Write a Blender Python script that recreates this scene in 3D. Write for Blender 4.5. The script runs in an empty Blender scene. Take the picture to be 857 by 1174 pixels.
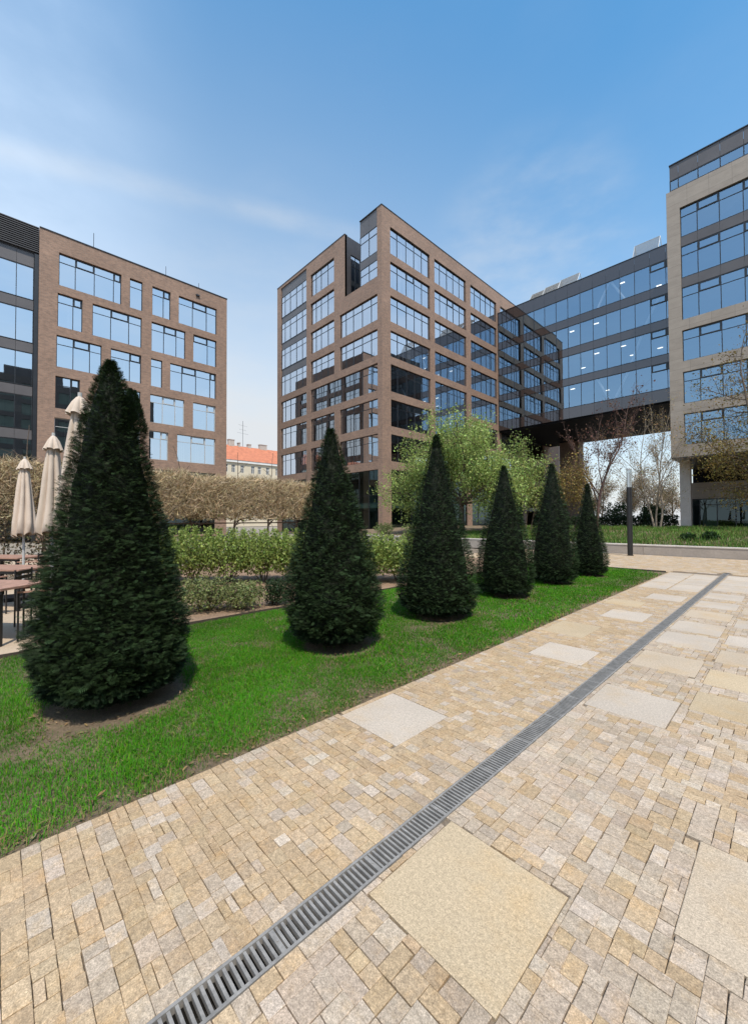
import bpy, math, random
import numpy as np
from mathutils import Vector, Matrix

R = math.radians
rng = np.random.default_rng(7)
random.seed(7)
scene = bpy.context.scene
COL = scene.collection

# ------------------------------------------------------------------ camera
cam_d = bpy.data.cameras.new('camera')
cam = bpy.data.objects.new('camera', cam_d)
COL.objects.link(cam)
cam_d.sensor_fit = 'HORIZONTAL'
cam_d.sensor_width = 36.0
cam_d.lens = 458.317 / 857 * 36.0
cam_d.clip_start = 0.05
cam_d.clip_end = 2000
yaw, pitch, roll = R(46.394), R(1.1407), R(-0.253)
cf = Vector((-math.sin(yaw) * math.cos(pitch), math.cos(yaw) * math.cos(pitch), math.sin(pitch)))
cr0 = Vector((math.cos(yaw), math.sin(yaw), 0))
cu0 = cr0.cross(cf)
cr = cr0 * math.cos(roll) + cu0 * math.sin(roll)
cu = -cr0 * math.sin(roll) + cu0 * math.cos(roll)
M = Matrix((cr, cu, -cf)).transposed().to_4x4()
M.translation = Vector((0, 0, 1.6))
cam.matrix_world = M
scene.camera = cam

# ------------------------------------------------------------------ light
SUN_EL, SUN_AZ = 59.0, 120.0          # azimuth clockwise from +Y
to_sun = Vector((math.sin(R(SUN_AZ)) * math.cos(R(SUN_EL)), math.cos(R(SUN_AZ)) * math.cos(R(SUN_EL)), math.sin(R(SUN_EL))))
sd = bpy.data.lights.new('sun', 'SUN')
sd.energy = 2.7
sd.angle = R(0.8)
sd.color = (1.0, 0.92, 0.80)
so = bpy.data.objects.new('sun', sd)
COL.objects.link(so)
so.rotation_euler = to_sun.to_track_quat('Z', 'Y').to_euler()

world = bpy.data.worlds.new('World')
scene.world = world
world.use_nodes = True
wt = world.node_tree
for n in list(wt.nodes):
    wt.nodes.remove(n)


def N(t, kind, **kw):
    n = t.nodes.new(kind)
    for k, v in kw.items():
        setattr(n, k, v)
    return n


def math_node(t, op, a, b=None, clamp=False):
    n = N(t, 'ShaderNodeMath', operation=op)
    n.use_clamp = clamp
    for i, v in enumerate((a, b)):
        if v is None:
            continue
        if isinstance(v, (int, float)):
            n.inputs[i].default_value = v
        else:
            t.links.new(v, n.inputs[i])
    return n.outputs[0]


def maprange(t, v, a, b, c=0.0, d=1.0, smooth=True):
    n = N(t, 'ShaderNodeMapRange')
    if smooth:
        n.interpolation_type = 'SMOOTHSTEP'
    t.links.new(v, n.inputs['Value'])
    for k, x in zip(('From Min', 'From Max', 'To Min', 'To Max'), (a, b, c, d)):
        n.inputs[k].default_value = x
    return n.outputs['Result']


sky = N(wt, 'ShaderNodeTexSky', sky_type='NISHITA')
sky.sun_disc = False
sky.sun_elevation = R(SUN_EL)
sky.sun_rotation = R(SUN_AZ)
sky.altitude = 200
sky.air_density = 1.0
sky.dust_density = 0.6
sky.ozone_density = 0.6
bg = N(wt, 'ShaderNodeBackground')
bg.inputs['Strength'].default_value = 0.15
wo = N(wt, 'ShaderNodeOutputWorld')
tc = N(wt, 'ShaderNodeTexCoord')
# thin cirrus: a long streak plus broad low veils, fixed in the sky
def band(nv, lo, hi):
    d = N(wt, 'ShaderNodeVectorMath', operation='DOT_PRODUCT')
    wt.links.new(tc.outputs['Generated'], d.inputs[0])
    d.inputs[1].default_value = nv
    a = math_node(wt, 'ABSOLUTE', d.outputs['Value'])
    return maprange(wt, a, hi, lo)
def near(dv, lo, hi):
    d = N(wt, 'ShaderNodeVectorMath', operation='DOT_PRODUCT')
    wt.links.new(tc.outputs['Generated'], d.inputs[0])
    d.inputs[1].default_value = dv
    return maprange(wt, d.outputs['Value'], lo, hi)
def wnoise(scale, stretch, detail=6, rough=.55, rot=(0, 0, 0)):
    mp = N(wt, 'ShaderNodeMapping')
    mp.inputs['Scale'].default_value = stretch
    mp.inputs['Rotation'].default_value = rot
    wt.links.new(tc.outputs['Generated'], mp.inputs['Vector'])
    nz = N(wt, 'ShaderNodeTexNoise')
    nz.inputs['Scale'].default_value = scale
    nz.inputs['Detail'].default_value = detail
    nz.inputs['Roughness'].default_value = rough
    wt.links.new(mp.outputs[0], nz.inputs['Vector'])
    return nz.outputs['Fac']
streak = math_node(wt, 'MULTIPLY', band((-0.548, 0.251, -0.798), 0.0, 0.03), near((-0.767, 0.231, 0.599), 0.90, 0.985))
streak = math_node(wt, 'MULTIPLY', streak, maprange(wt, wnoise(5.0, (1, 1, 3)), 0.12, 0.8))
veil = math_node(wt, 'MULTIPLY', near((-0.353, 0.779, 0.518), 0.972, 0.999), maprange(wt, wnoise(7.0, (1, 1, 2.5)), 0.3, 0.75))
veil2 = math_node(wt, 'MULTIPLY', near((-0.80, 0.44, 0.41), 0.93, 1.0), maprange(wt, wnoise(6.0, (1, 1, 3)), 0.35, 0.8))
wide = math_node(wt, 'MULTIPLY', maprange(wt, wnoise(2.2, (1, 1, 2.0), 8), 0.5, 0.85), 0.05)
sep = N(wt, 'ShaderNodeSeparateXYZ')
wt.links.new(tc.outputs['Generated'], sep.inputs[0])
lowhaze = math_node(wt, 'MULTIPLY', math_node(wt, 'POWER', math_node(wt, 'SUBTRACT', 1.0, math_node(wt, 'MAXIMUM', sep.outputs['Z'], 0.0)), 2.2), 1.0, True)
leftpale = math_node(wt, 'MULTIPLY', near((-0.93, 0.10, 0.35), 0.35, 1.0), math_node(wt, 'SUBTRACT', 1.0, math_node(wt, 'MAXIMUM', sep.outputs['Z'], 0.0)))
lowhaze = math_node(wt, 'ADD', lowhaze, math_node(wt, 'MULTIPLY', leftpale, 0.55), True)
south = math_node(wt, 'MULTIPLY', near((0.05, -0.93, 0.37), 0.05, 0.85), maprange(wt, wnoise(3.0, (1, 1, 2.2), 7), 0.25, 0.75, 0.45, 0.85))  # pale sky behind the camera, added for the glass to reflect
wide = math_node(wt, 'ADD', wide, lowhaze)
sm = math_node(wt, 'ADD', math_node(wt, 'MULTIPLY', streak, 0.27), math_node(wt, 'MULTIPLY', veil, 0.24))
sm = math_node(wt, 'ADD', sm, math_node(wt, 'MULTIPLY', veil2, 0.08))
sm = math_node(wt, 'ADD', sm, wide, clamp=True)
cm = N(wt, 'ShaderNodeMix', data_type='RGBA')
wt.links.new(sm, cm.inputs['Factor'])
hsv = N(wt, 'ShaderNodeHueSaturation')
hsv.inputs['Saturation'].default_value = 1.38
hsv.inputs['Hue'].default_value = 0.486
hsv.inputs['Value'].default_value = 1.05
wt.links.new(sky.outputs['Color'], hsv.inputs['Color'])
wt.links.new(hsv.outputs['Color'], cm.inputs['A'])
cm.inputs['B'].default_value = (3.05, 3.2, 3.35, 1)
cm2 = N(wt, 'ShaderNodeMix', data_type='RGBA')      # pale sky lobes out of view, added to brighten window reflections
refl_lobes = math_node(wt, 'MULTIPLY', math_node(wt, 'MAXIMUM', near((0.90, 0.24, 0.36), 0.45, 0.95), near((-0.75, -0.55, 0.38), 0.6, 0.97)), maprange(wt, wnoise(3.4, (1, 1, 2.4), 7), 0.25, 0.75, 0.35, 1.0))
wt.links.new(math_node(wt, 'MULTIPLY', math_node(wt, 'MAXIMUM', south, refl_lobes), 0.7, True), cm2.inputs['Factor'])
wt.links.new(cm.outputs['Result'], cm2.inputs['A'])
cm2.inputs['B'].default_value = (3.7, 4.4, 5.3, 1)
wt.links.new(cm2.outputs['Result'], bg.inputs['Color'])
wt.links.new(bg.outputs[0], wo.inputs[0])

scene.render.engine = 'CYCLES'
scene.view_settings.view_transform = 'Standard'
scene.view_settings.look = 'None'
scene.view_settings.exposure = 0.75
scene.view_settings.gamma = 1.0
scene.view_settings.use_curve_mapping = False
cy = scene.cycles
cy.max_bounces = 8
cy.diffuse_bounces = 3
cy.glossy_bounces = 4
cy.transparent_max_bounces = 12
cy.caustics_reflective = False
cy.caustics_refractive = False
cy.sample_clamp_indirect = 6.0
cy.use_denoising = True
cy.denoiser = 'OPENIMAGEDENOISE'

# ------------------------------------------------------------------ materials
MATS = {}


def new_mat(name):
    m = bpy.data.materials.new(name)
    m.use_nodes = True
    MATS[name] = m
    return m, m.node_tree, m.node_tree.nodes['Principled BSDF']


def obj_noise(t, scale, detail=4, rough=.55, vec=None):
    if vec is None:
        c = N(t, 'ShaderNodeTexCoord')
        vec = c.outputs['Object']
    n = N(t, 'ShaderNodeTexNoise')
    n.inputs['Scale'].default_value = scale
    n.inputs['Detail'].default_value = detail
    n.inputs['Roughness'].default_value = rough
    t.links.new(vec, n.inputs['Vector'])
    return n.outputs['Fac']


def vary(t, col, fac, amount):
    """multiply a colour by 1-amount .. 1+amount following fac"""
    k = maprange(t, fac, 0.25, 0.75, 1 - amount, 1 + amount, smooth=False)
    v = N(t, 'ShaderNodeVectorMath', operation='SCALE')
    if isinstance(col, tuple):
        v.inputs[0].default_value = col[:3]
    else:
        t.links.new(col, v.inputs[0])
    t.links.new(k, v.inputs['Scale'])
    return v.outputs[0]


def bump(t, b, h, strength, dist):
    n = N(t, 'ShaderNodeBump')
    n.inputs['Strength'].default_value = strength
    n.inputs['Distance'].default_value = dist
    t.links.new(h, n.inputs['Height'])
    t.links.new(n.outputs[0], b.inputs['Normal'])


def simple(name, col, rough=.6, scale=None, amount=.15, metal=0.0, spec=.5, bmp=0, scale2=None, amount2=.1):
    m, t, b = new_mat(name)
    b.inputs['Base Color'].default_value = (*col, 1)
    b.inputs['Roughness'].default_value = rough
    b.inputs['Metallic'].default_value = metal
    b.inputs['Specular IOR Level'].default_value = spec
    if scale:
        f = obj_noise(t, scale)
        c = vary(t, col, f, amount)
        if scale2:
            c = vary(t, c, obj_noise(t, scale2, 3), amount2)
        t.links.new(c, b.inputs['Base Color'])
        if bmp:
            bump(t, b, f, .6, bmp)
    return m


simple('frame_metal', (.022, .024, .028), .35, 3, .2)
simple('pale_frame', (.45, .46, .46), .4, 3, .1)
simple('grey_panel', (.105, .098, .10), .42, 0.7, .14)
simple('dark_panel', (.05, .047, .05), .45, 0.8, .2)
simple('louvre_metal', (.05, .05, .055), .5, 2, .15)
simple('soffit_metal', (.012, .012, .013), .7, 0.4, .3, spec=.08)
simple('white_steel', (.75, .75, .74), .4, 2, .08)
simple('interior_floor', (.32, .31, .29), .8, .4, .1)
simple('interior_wall', (.30, .30, .29), .8, .35, .35)
simple('blind_fabric', (.55, .55, .53), .8, 2, .1)
simple('pale_stone', (.36, .315, .275), .75, 2.2, .12, scale2=14, amount2=.1, bmp=.01)
simple('column_stone', (.60, .55, .50), .7, 1.5, .1, scale2=12, amount2=.08)
simple('slab_edge', (.35, .32, .29), .75, 3, .15)
simple('steel', (.245, .235, .222), .55, 14, .3, metal=.0, scale2=90, amount2=.15)
simple('trough', (.012, .011, .010), .8, 9, .3)
simple('edge_steel', (.060, .045, .036), .7, 6, .3)
simple('black_metal', (.012, .012, .013), .45, 10, .3)
simple('lamp_metal', (.018, .018, .019), .4, 5, .3)
simple('teak', (.36, .21, .155), .55, 8, .25, scale2=60, amount2=.15)
simple('trunk_bark', (.10, .075, .055), .9, 18, .4, bmp=.02)
simple('pale_bark', (.27, .225, .175), .9, 9, .4, bmp=.02)
simple('red_bark', (.125, .075, .062), .9, 12, .3)
simple('plaster', (.62, .55, .42), .85, .5, .08)
simple('white_trim', (.72, .72, .70), .7, 1, .08)
simple('house_glass', (.10, .11, .12), .2)
simple('chimney_brick', (.45, .40, .35), .85, 3, .2)
simple('pink_wall', (.50, .40, .36), .85, 1.2, .15)
simple('rear_paving', (.26, .23, .19), .85, 1.0, .15, scale2=9, amount2=.1)
simple('screen_mesh', (.55, .54, .52), .5, 3, .1)

# terracotta roof
m, t, b = new_mat('roof_tile')
f = obj_noise(t, 1.1, 5)
c = vary(t, (.46, .165, .088), f, .22)
c = vary(t, c, obj_noise(t, 14, 2), .15)
t.links.new(c, b.inputs['Base Color'])
b.inputs['Roughness'].default_value = .8


def plane_uv(t):
    c = N(t, 'ShaderNodeTexCoord')
    s = N(t, 'ShaderNodeSeparateXYZ')
    t.links.new(c.outputs['Object'], s.inputs[0])
    u = math_node(t, 'ADD', s.outputs['X'], s.outputs['Y'])
    q = N(t, 'ShaderNodeCombineXYZ')
    t.links.new(u, q.inputs['X'])
    t.links.new(s.outputs['Z'], q.inputs['Y'])
    return q.outputs[0]


def brick_mat(name, c1, c2, mortar, bw=.26, bh=.077, ms=.010):
    m, t, b = new_mat(name)
    q = plane_uv(t)
    br = N(t, 'ShaderNodeTexBrick')
    br.inputs['Color1'].default_value = (*c1, 1)
    br.inputs['Color2'].default_value = (*c2, 1)
    br.inputs['Mortar'].default_value = (*mortar, 1)
    br.inputs['Scale'].default_value = 1
    br.inputs['Mortar Size'].default_value = ms
    br.inputs['Brick Width'].default_value = bw
    br.inputs['Row Height'].default_value = bh
    br.inputs['Bias'].default_value = -.1
    t.links.new(q, br.inputs['Vector'])
    c = vary(t, br.outputs['Color'], obj_noise(t, .35, 6), .15)
    c = vary(t, c, obj_noise(t, 3.2, 4, .7), .18)
    t.links.new(c, b.inputs['Base Color'])
    b.inputs['Roughness'].default_value = .85
    bump(t, b, br.outputs['Fac'], -.5, .01)
    return m


brick_mat('brick', (.32, .195, .135), (.21, .132, .096), (.255, .205, .168))
brick_mat('pier_brick', (.26, .17, .13), (.19, .125, .10), (.22, .18, .15))
brick_mat('dark_block', (.085, .075, .07), (.065, .06, .058), (.09, .085, .08))

# travertine-like cladding of the right block, with panel joints
m, t, b = new_mat('stone_cladding')
q = plane_uv(t)
br = N(t, 'ShaderNodeTexBrick')
br.inputs['Color1'].default_value = (.345, .295, .245, 1)
br.inputs['Color2'].default_value = (.315, .268, .222, 1)
br.inputs['Mortar'].default_value = (.16, .14, .12, 1)
br.inputs['Scale'].default_value = 1
br.inputs['Mortar Size'].default_value = .008
br.inputs['Brick Width'].default_value = 1.42
br.inputs['Row Height'].default_value = .89
br.offset = 0.0
t.links.new(q, br.inputs['Vector'])
mp = N(t, 'ShaderNodeMapping')
mp.inputs['Scale'].default_value = (.9, 2.0, 1)
mp.inputs['Rotation'].default_value = (0, 0, .12)
t.links.new(q, mp.inputs['Vector'])
c = vary(t, br.outputs['Color'], obj_noise(t, 1.1, 7, .7, mp.outputs[0]), .16)
c = vary(t, c, obj_noise(t, 22, 3), .12)
t.links.new(c, b.inputs['Base Color'])
b.inputs['Roughness'].default_value = .7

# coated window glass
def glass_mat(name, r0, tint, trans, wob=.004):
    m, t, b = new_mat(name)
    t.nodes.remove(b)
    out = t.nodes['Material Output']
    gl = N(t, 'ShaderNodeBsdfGlossy')
    gl.inputs['Color'].default_value = (*tint, 1)
    gl.inputs['Roughness'].default_value = 0.012
    tr = N(t, 'ShaderNodeBsdfTransparent')
    tr.inputs['Color'].default_value = (*trans, 1)
    lw = N(t, 'ShaderNodeLayerWeight')
    lw.inputs['Blend'].default_value = .5
    f5 = math_node(t, 'POWER', lw.outputs['Facing'], 4.0)
    fac = math_node(t, 'MULTIPLY_ADD', f5, 1 - r0)
    t.nodes[-1].inputs[2].default_value = r0
    mx = N(t, 'ShaderNodeMixShader')
    t.links.new(fac, mx.inputs[0])
    t.links.new(tr.outputs[0], mx.inputs[1])
    t.links.new(gl.outputs[0], mx.inputs[2])
    nz = obj_noise(t, .55, 2)
    bp = N(t, 'ShaderNodeBump')
    bp.inputs['Strength'].default_value = .25
    bp.inputs['Distance'].default_value = wob
    t.links.new(nz, bp.inputs['Height'])
    t.links.new(bp.outputs[0], gl.inputs['Normal'])
    t.links.new(mx.outputs[0], out.inputs['Surface'])
    return m


glass_mat('window_glass', .60, (.92, .95, 1.0), (.60, .64, .66))
glass_mat('bridge_glass', .38, (.56, .79, 1.0), (.66, .70, .72))
glass_mat('bay_glass', .62, (.88, .95, 1.0), (.34, .38, .40))
glass_mat('shop_glass', .07, (.75, .92, .90), (.30, .42, .39))
glass_mat('lamp_glass', .30, (1, 1, 1), (.85, .88, .88))

m, t, b = new_mat('gloss_panel')                     # dark back-painted glass
t.nodes.remove(b)
gl = N(t, 'ShaderNodeBsdfGlossy')
gl.inputs['Color'].default_value = (1, .90, .88, 1)
gl.inputs['Roughness'].default_value = .03
df = N(t, 'ShaderNodeBsdfDiffuse')
df.inputs['Color'].default_value = (.028, .025, .026, 1)
mx = N(t, 'ShaderNodeMixShader')
mx.inputs[0].default_value = .11
t.links.new(df.outputs[0], mx.inputs[1])
t.links.new(gl.outputs[0], mx.inputs[2])
t.links.new(mx.outputs[0], t.nodes['Material Output'].inputs['Surface'])

m, t, b = new_mat('ceiling_lamp')
b.inputs['Emission Color'].default_value = (1, .93, .80, 1)
b.inputs['Emission Strength'].default_value = 2.2

# granite setts: colour per stone from the mesh, speckle from noise
def granite(name, attr, col=None, speck=.46, bm=.0015, mott=.30, rust=1.0):
    m, t, b = new_mat(name)
    if attr:
        a = N(t, 'ShaderNodeAttribute', attribute_name='col')
        base = a.outputs['Color']
    else:
        base = col
    f1 = obj_noise(t, 170, 2, .8)
    f2 = obj_noise(t, 38, 5, .7)
    f3 = obj_noise(t, 1.3, 4, .6)
    f4 = obj_noise(t, 62, 3, .75)
    c = vary(t, base, f1, speck)
    c = vary(t, c, f4, speck * .6)
    c = vary(t, c, f2, mott)
    c = vary(t, c, f3, .10)
    # rusty iron-stained clouding of the stone
    hs = N(t, 'ShaderNodeMix', data_type='RGBA', blend_type='MULTIPLY')
    t.links.new(maprange(t, obj_noise(t, 9 if rust == 1 else 1.6, 5, .7), .45, .75), hs.inputs['Factor'])
    t.links.new(c, hs.inputs['A'])
    hs.inputs['B'].default_value = (1.03, .94, .80, 1)
    t.links.new(hs.outputs['Result'], b.inputs['Base Color'])
    b.inputs['Roughness'].default_value = .78
    b.inputs['Specular IOR Level'].default_value = .35
    bump(t, b, math_node(t, 'ADD', f2, math_node(t, 'MULTIPLY', f4, .5)), .8, bm)
    return m


granite('sett', True, bm=.0025)
granite('slab', True, speck=.42, bm=.0006, mott=.05, rust=.4)
m, t, b = new_mat('joint_sand')
c = vary(t, (.17, .135, .10), obj_noise(t, 60, 4), .35)
c = vary(t, c, obj_noise(t, 2.0, 4), .3)
t.links.new(c, b.inputs['Base Color'])
b.inputs['Roughness'].default_value = .95

# soil kinds
m, t, b = new_mat('lawn_soil')
c = vary(t, (.175, .130, .082), obj_noise(t, 40, 5, .7), .4)
c = vary(t, c, obj_noise(t, 3, 4), .25)
t.links.new(c, b.inputs['Base Color'])
b.inputs['Roughness'].default_value = .95
bump(t, b, obj_noise(t, 55, 4, .7), 1, .02)
m, t, b = new_mat('bed_soil')
c = vary(t, (.27, .18, .118), obj_noise(t, 30, 6, .75), .5)
c = vary(t, c, obj_noise(t, 2, 4), .2)
t.links.new(c, b.inputs['Base Color'])
b.inputs['Roughness'].default_value = .95
bump(t, b, obj_noise(t, 30, 4, .7), 1, .03)
m, t, b = new_mat('terrace_paving')
c = vary(t, (.44, .345, .25), obj_noise(t, 1.2, 5), .12)
c = vary(t, c, obj_noise(t, 40, 4, .7), .2)
t.links.new(c, b.inputs['Base Color'])
b.inputs['Roughness'].default_value = .85
m, t, b = new_mat('canvas')
c = vary(t, (.56, .475, .40), obj_noise(t, 5, 4), .10)
c = vary(t, c, obj_noise(t, 120, 2), .06)
t.links.new(c, b.inputs['Base Color'])
b.inputs['Roughness'].default_value = .9
b.inputs['Specular IOR Level'].default_value = .2


def leaf_mat(name, rough=.5, trans=0.0, spec=.3):
    m, t, b = new_mat(name)
    a = N(t, 'ShaderNodeAttribute', attribute_name='col')
    t.links.new(a.outputs['Color'], b.inputs['Base Color'])
    b.inputs['Roughness'].default_value = rough
    b.inputs['Specular IOR Level'].default_value = spec
    if trans:
        tl = N(t, 'ShaderNodeBsdfTranslucent')
        t.links.new(a.outputs['Color'], tl.inputs['Color'])
        mx = N(t, 'ShaderNodeMixShader')
        mx.inputs[0].default_value = trans
        t.links.new(b.outputs[0], mx.inputs[1])
        t.links.new(tl.outputs[0], mx.inputs[2])
        t.links.new(mx.outputs[0], t.nodes['Material Output'].inputs['Surface'])
    return m


leaf_mat('conifer_leaf', .6, 0, .12)
leaf_mat('spring_leaf', .5, .35)
leaf_mat('grass_blade', .6, .30, .12)
leaf_mat('dry_twig', .8, .0, .2)

# ------------------------------------------------------------------ builders
WL = {}


def tag(o, label=None, cat=None, group=None, kind=None):
    if label:
        o['label'] = label
    if cat:
        o['category'] = cat
    if group:
        o['group'] = group
    if kind:
        o['kind'] = kind
    return o


def thing(name, label, cat, loc=(0, 0, 0), rz=0.0, group=None):
    o = bpy.data.objects.new(name, None)
    o.empty_display_size = .2
    COL.objects.link(o)
    o.location = loc
    o.rotation_euler = (0, 0, rz)
    WL[o.name] = Vector(loc)
    return tag(o, label, cat, group)


def link(name, me, parent=None, off=None):
    o = bpy.data.objects.new(name, me)
    COL.objects.link(o)
    if parent is not None:
        o.parent = parent
        WL[o.name] = WL[parent.name]
    else:
        WL[o.name] = Vector((0, 0, 0)) if off is None else Vector(off)
        if off is not None:
            o.location = off
    return o


class MB:
    def __init__(s):
        s.v, s.f, s.mi, s.c = [], [], [], []

    def add(s, vs, fs, mi=0):
        k = len(s.v)
        s.v += [tuple(p) for p in vs]
        s.f += [tuple(i + k for i in f) for f in fs]
        s.mi += [mi] * len(fs)

    def quad(s, a, b, c, d, mi=0):
        s.add([a, b, c, d], [(0, 1, 2, 3)], mi)

    def box(s, x0, x1, y0, y1, z0, z1, mi=0):
        s.add([(x0, y0, z0), (x1, y0, z0), (x1, y1, z0), (x0, y1, z0), (x0, y0, z1), (x1, y0, z1), (x1, y1, z1), (x0, y1, z1)],
              [(3, 2, 1, 0), (4, 5, 6, 7), (0, 1, 5, 4), (1, 2, 6, 5), (2, 3, 7, 6), (3, 0, 4, 7)], mi)

    def fbox(s, F, u0, u1, z0, z1, d0, d1, mi=0):
        P = [F.p(u, z, d) for z in (z0, z1) for (u, d) in ((u0, d0), (u1, d0), (u1, d1), (u0, d1))]
        s.add(P, [(3, 2, 1, 0), (4, 5, 6, 7), (0, 1, 5, 4), (1, 2, 6, 5), (2, 3, 7, 6), (3, 0, 4, 7)], mi)

    def tube(s, p0, p1, r0, r1=None, n=8, mi=0, caps=True):
        r1 = r0 if r1 is None else r1
        p0, p1 = Vector(p0), Vector(p1)
        d = (p1 - p0).normalized()
        a = d.orthogonal().normalized()
        b = d.cross(a)
        vs = []
        for p, r in ((p0, r0), (p1, r1)):
            for i in range(n):
                t_ = 2 * math.pi * i / n
                vs.append(p + a * math.cos(t_) * r + b * math.sin(t_) * r)
        fs = [(i, (i + 1) % n, n + (i + 1) % n, n + i) for i in range(n)]
        if caps:
            fs += [tuple(range(n - 1, -1, -1)), tuple(range(n, 2 * n))]
        s.add(vs, fs, mi)

    def build(s, name, mats, parent=None, smooth=False, off=None):
        o_ = WL[parent.name] if parent is not None else (Vector(off) if off is not None else Vector((0, 0, 0)))
        me = bpy.data.meshes.new(name)
        me.from_pydata([(p[0] - o_[0], p[1] - o_[1], p[2] - o_[2]) for p in s.v], [], s.f)
        for mm in ([mats] if isinstance(mats, str) else mats):
            me.materials.append(MATS[mm])
        if len(set(s.mi)) > 1:
            me.polygons.foreach_set('material_index', s.mi)
        if smooth:
            me.polygons.foreach_set('use_smooth', [True] * len(me.polygons))
        me.update()
        return link(name, me, parent, off)


def np_mesh(name, verts, faces, mat, col=None, parent=None, off=None, smooth=False):
    """verts (N,3) world, faces (F,k) all same size, col (N,3)"""
    o_ = WL[parent.name] if parent is not None else (Vector(off) if off is not None else Vector((0, 0, 0)))
    v = np.asarray(verts, dtype=np.float32) - np.array(o_, dtype=np.float32)
    me = bpy.data.meshes.new(name)
    F_, k = faces.shape
    me.vertices.add(len(v))
    me.vertices.foreach_set('co', v.ravel())
    me.loops.add(F_ * k)
    me.loops.foreach_set('vertex_index', faces.astype(np.int32).ravel())
    me.polygons.add(F_)
    me.polygons.foreach_set('loop_start', np.arange(0, F_ * k, k, dtype=np.int32))
    me.polygons.foreach_set('loop_total', np.full(F_, k, dtype=np.int32))
    me.polygons.foreach_set('use_smooth', np.full(F_, smooth, dtype=bool))
    me.materials.append(MATS[mat])
    if col is not None:
        a = me.color_attributes.new('col', 'FLOAT_COLOR', 'POINT')
        c4 = np.ones((len(v), 4), dtype=np.float32)
        c4[:, :3] = col
        a.data.foreach_set('color', c4.ravel())
    me.update()
    me.validate()
    return link(name, me, parent, off)


def nrm(a):
    return a / np.maximum(np.linalg.norm(a, axis=-1, keepdims=True), 1e-9)


def frames_from(axis, up):
    """rotation matrices whose columns are (side, axis, normal)"""
    a = nrm(axis)
    s = nrm(np.cross(a, up))
    n = np.cross(s, a)
    return np.stack([s, a, n], axis=-1)


def scatter(tv, tf, pos, rot, scale, col):
    """instances of a template flattened into arrays"""
    n, k = len(pos), len(tv)
    sc = scale.reshape(n, 1, -1) if np.ndim(scale) > 1 else scale.reshape(n, 1, 1)
    v = np.einsum('nij,nkj->nki', rot, tv[None] * sc) + pos[:, None]
    f = (tf[None] + (np.arange(n) * k)[:, None, None]).reshape(-1, tf.shape[1])
    c = np.repeat(col, k, axis=0)
    return v.reshape(-1, 3), f, c


def cat_arrays(parts):
    vs, fs, cs, k = [], [], [], 0
    for v, f, c in parts:
        vs.append(v)
        fs.append(f + k)
        cs.append(c)
        k += len(v)
    return np.concatenate(vs), np.concatenate(fs), np.concatenate(cs)


def jitcol(base, n, amt=.25, hue=.08):
    b_ = np.array(base)[None] * (1 + rng.normal(0, amt, (n, 1)).clip(-.7, 1.2))
    return (b_ * (1 + rng.normal(0, hue, (n, 3)))).clip(0.002, .95)


# ------------------------------------------------------------------ ground
def sheet(name, x0, x1, y0, y1, z, mat, thick=None):
    b_ = MB()
    b_.quad((x0, y0, z), (x1, y0, z), (x1, y1, z), (x0, y1, z))
    return tag(b_.build(name, mat), kind='structure')


LX0, LX1, LY0, LY1 = -6.45, -2.63, -3.0, 14.62      # lawn
DX0, DX1 = -1.445, -1.322                           # drain
b_ = MB()
b_.quad((-700, -700, -.16), (700, -700, -.16), (700, 700, -.16), (-700, 700, -.16))
tag(b_.build('ground', 'rear_paving'), kind='structure')

# joint bed under the setts, cut out for the drain
b_ = MB()
b_.quad((LX1, -3, -.013), (DX0, -3, -.013), (DX0, 20.9, -.013), (LX1, 20.9, -.013))
b_.quad((DX1, -3, -.013), (9, -3, -.013), (9, 20.9, -.013), (DX1, 20.9, -.013))
b_.quad((-12.0, LY1 + .03, -.013), (LX1, LY1 + .03, -.013), (LX1, 20.9, -.013), (-12.0, 20.9, -.013))
b_.box(LX1 - .004, LX1, -3, LY1, -.15, -.014)
tag(b_.build('paving_bed', 'joint_sand'), kind='structure')

SLABS = []
for (x, y, w, h, tone) in (
        (-1.285, 1.18, .60, .60, 1), (-2.585, 2.08, .62, .61, 0), (-2.23, 4.66, .60, .62, 0), (-1.285, 3.72, .58, .62, 0),
        (-.35, 1.92, .62, .64, 2), (-.645, 4.25, .60, .50, 1), (-1.285, 5.12, .57, .66, 2), (-.645, 5.0, .60, .53, 1),
        (-2.55, 5.75, .56, .78, 1), (-1.285, 6.26, .58, .72, 0), (-1.285, 7.12, .57, .72, 0), (-2.25, 7.27, .60, .73, 0),
        (-.645, 5.85, .6, .58, 2), (-.645, 6.75, .6, .55, 0), (-1.285, 8.25, .57, .66, 2), (-2.55, 8.45, .58, .6, 1), (-2.12, 9.55, .6, .72, 0),
        (-.645, 7.9, .6, .6, 0), (-1.285, 9.3, .57, .7, 0), (-1.285, 10.4, .57, .8, 0), (-.645, 9.1, .6, .65, 2), (-.645, 10.2, .6, .7, 0),
        (-2.58, 11.05, .55, 1.15, 0), (-2.0, 11.05, .53, 1.15, 0), (-2.58, 12.24, .55, 1.15, 0), (-2.0, 12.24, .53, 1.15, 0),
        (-2.58, 13.43, .55, 1.15, 0), (-2.0, 13.43, .53, 1.15, 0), (-1.285, 11.6, .6, 1.0, 0), (-.66, 11.4, .62, 1.0, 0),
        (-1.285, 12.64, .6, 1.1, 0), (-.66, 12.44, .62, 1.1, 0), (-1.285, 13.78, .6, 1.0, 0), (-.66, 13.58, .62, 1.0, 0),
        (.7, 3.0, .6, .6, 1), (.75, 5.4, .6, .6, 0), (.7, 7.6, .6, .6, 0), (1.9, 4.2, .6, .6, 2), (1.8, 6.6, .6, .6, 0)):
    SLABS.append((x, x + w, y, y + h, tone))


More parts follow.
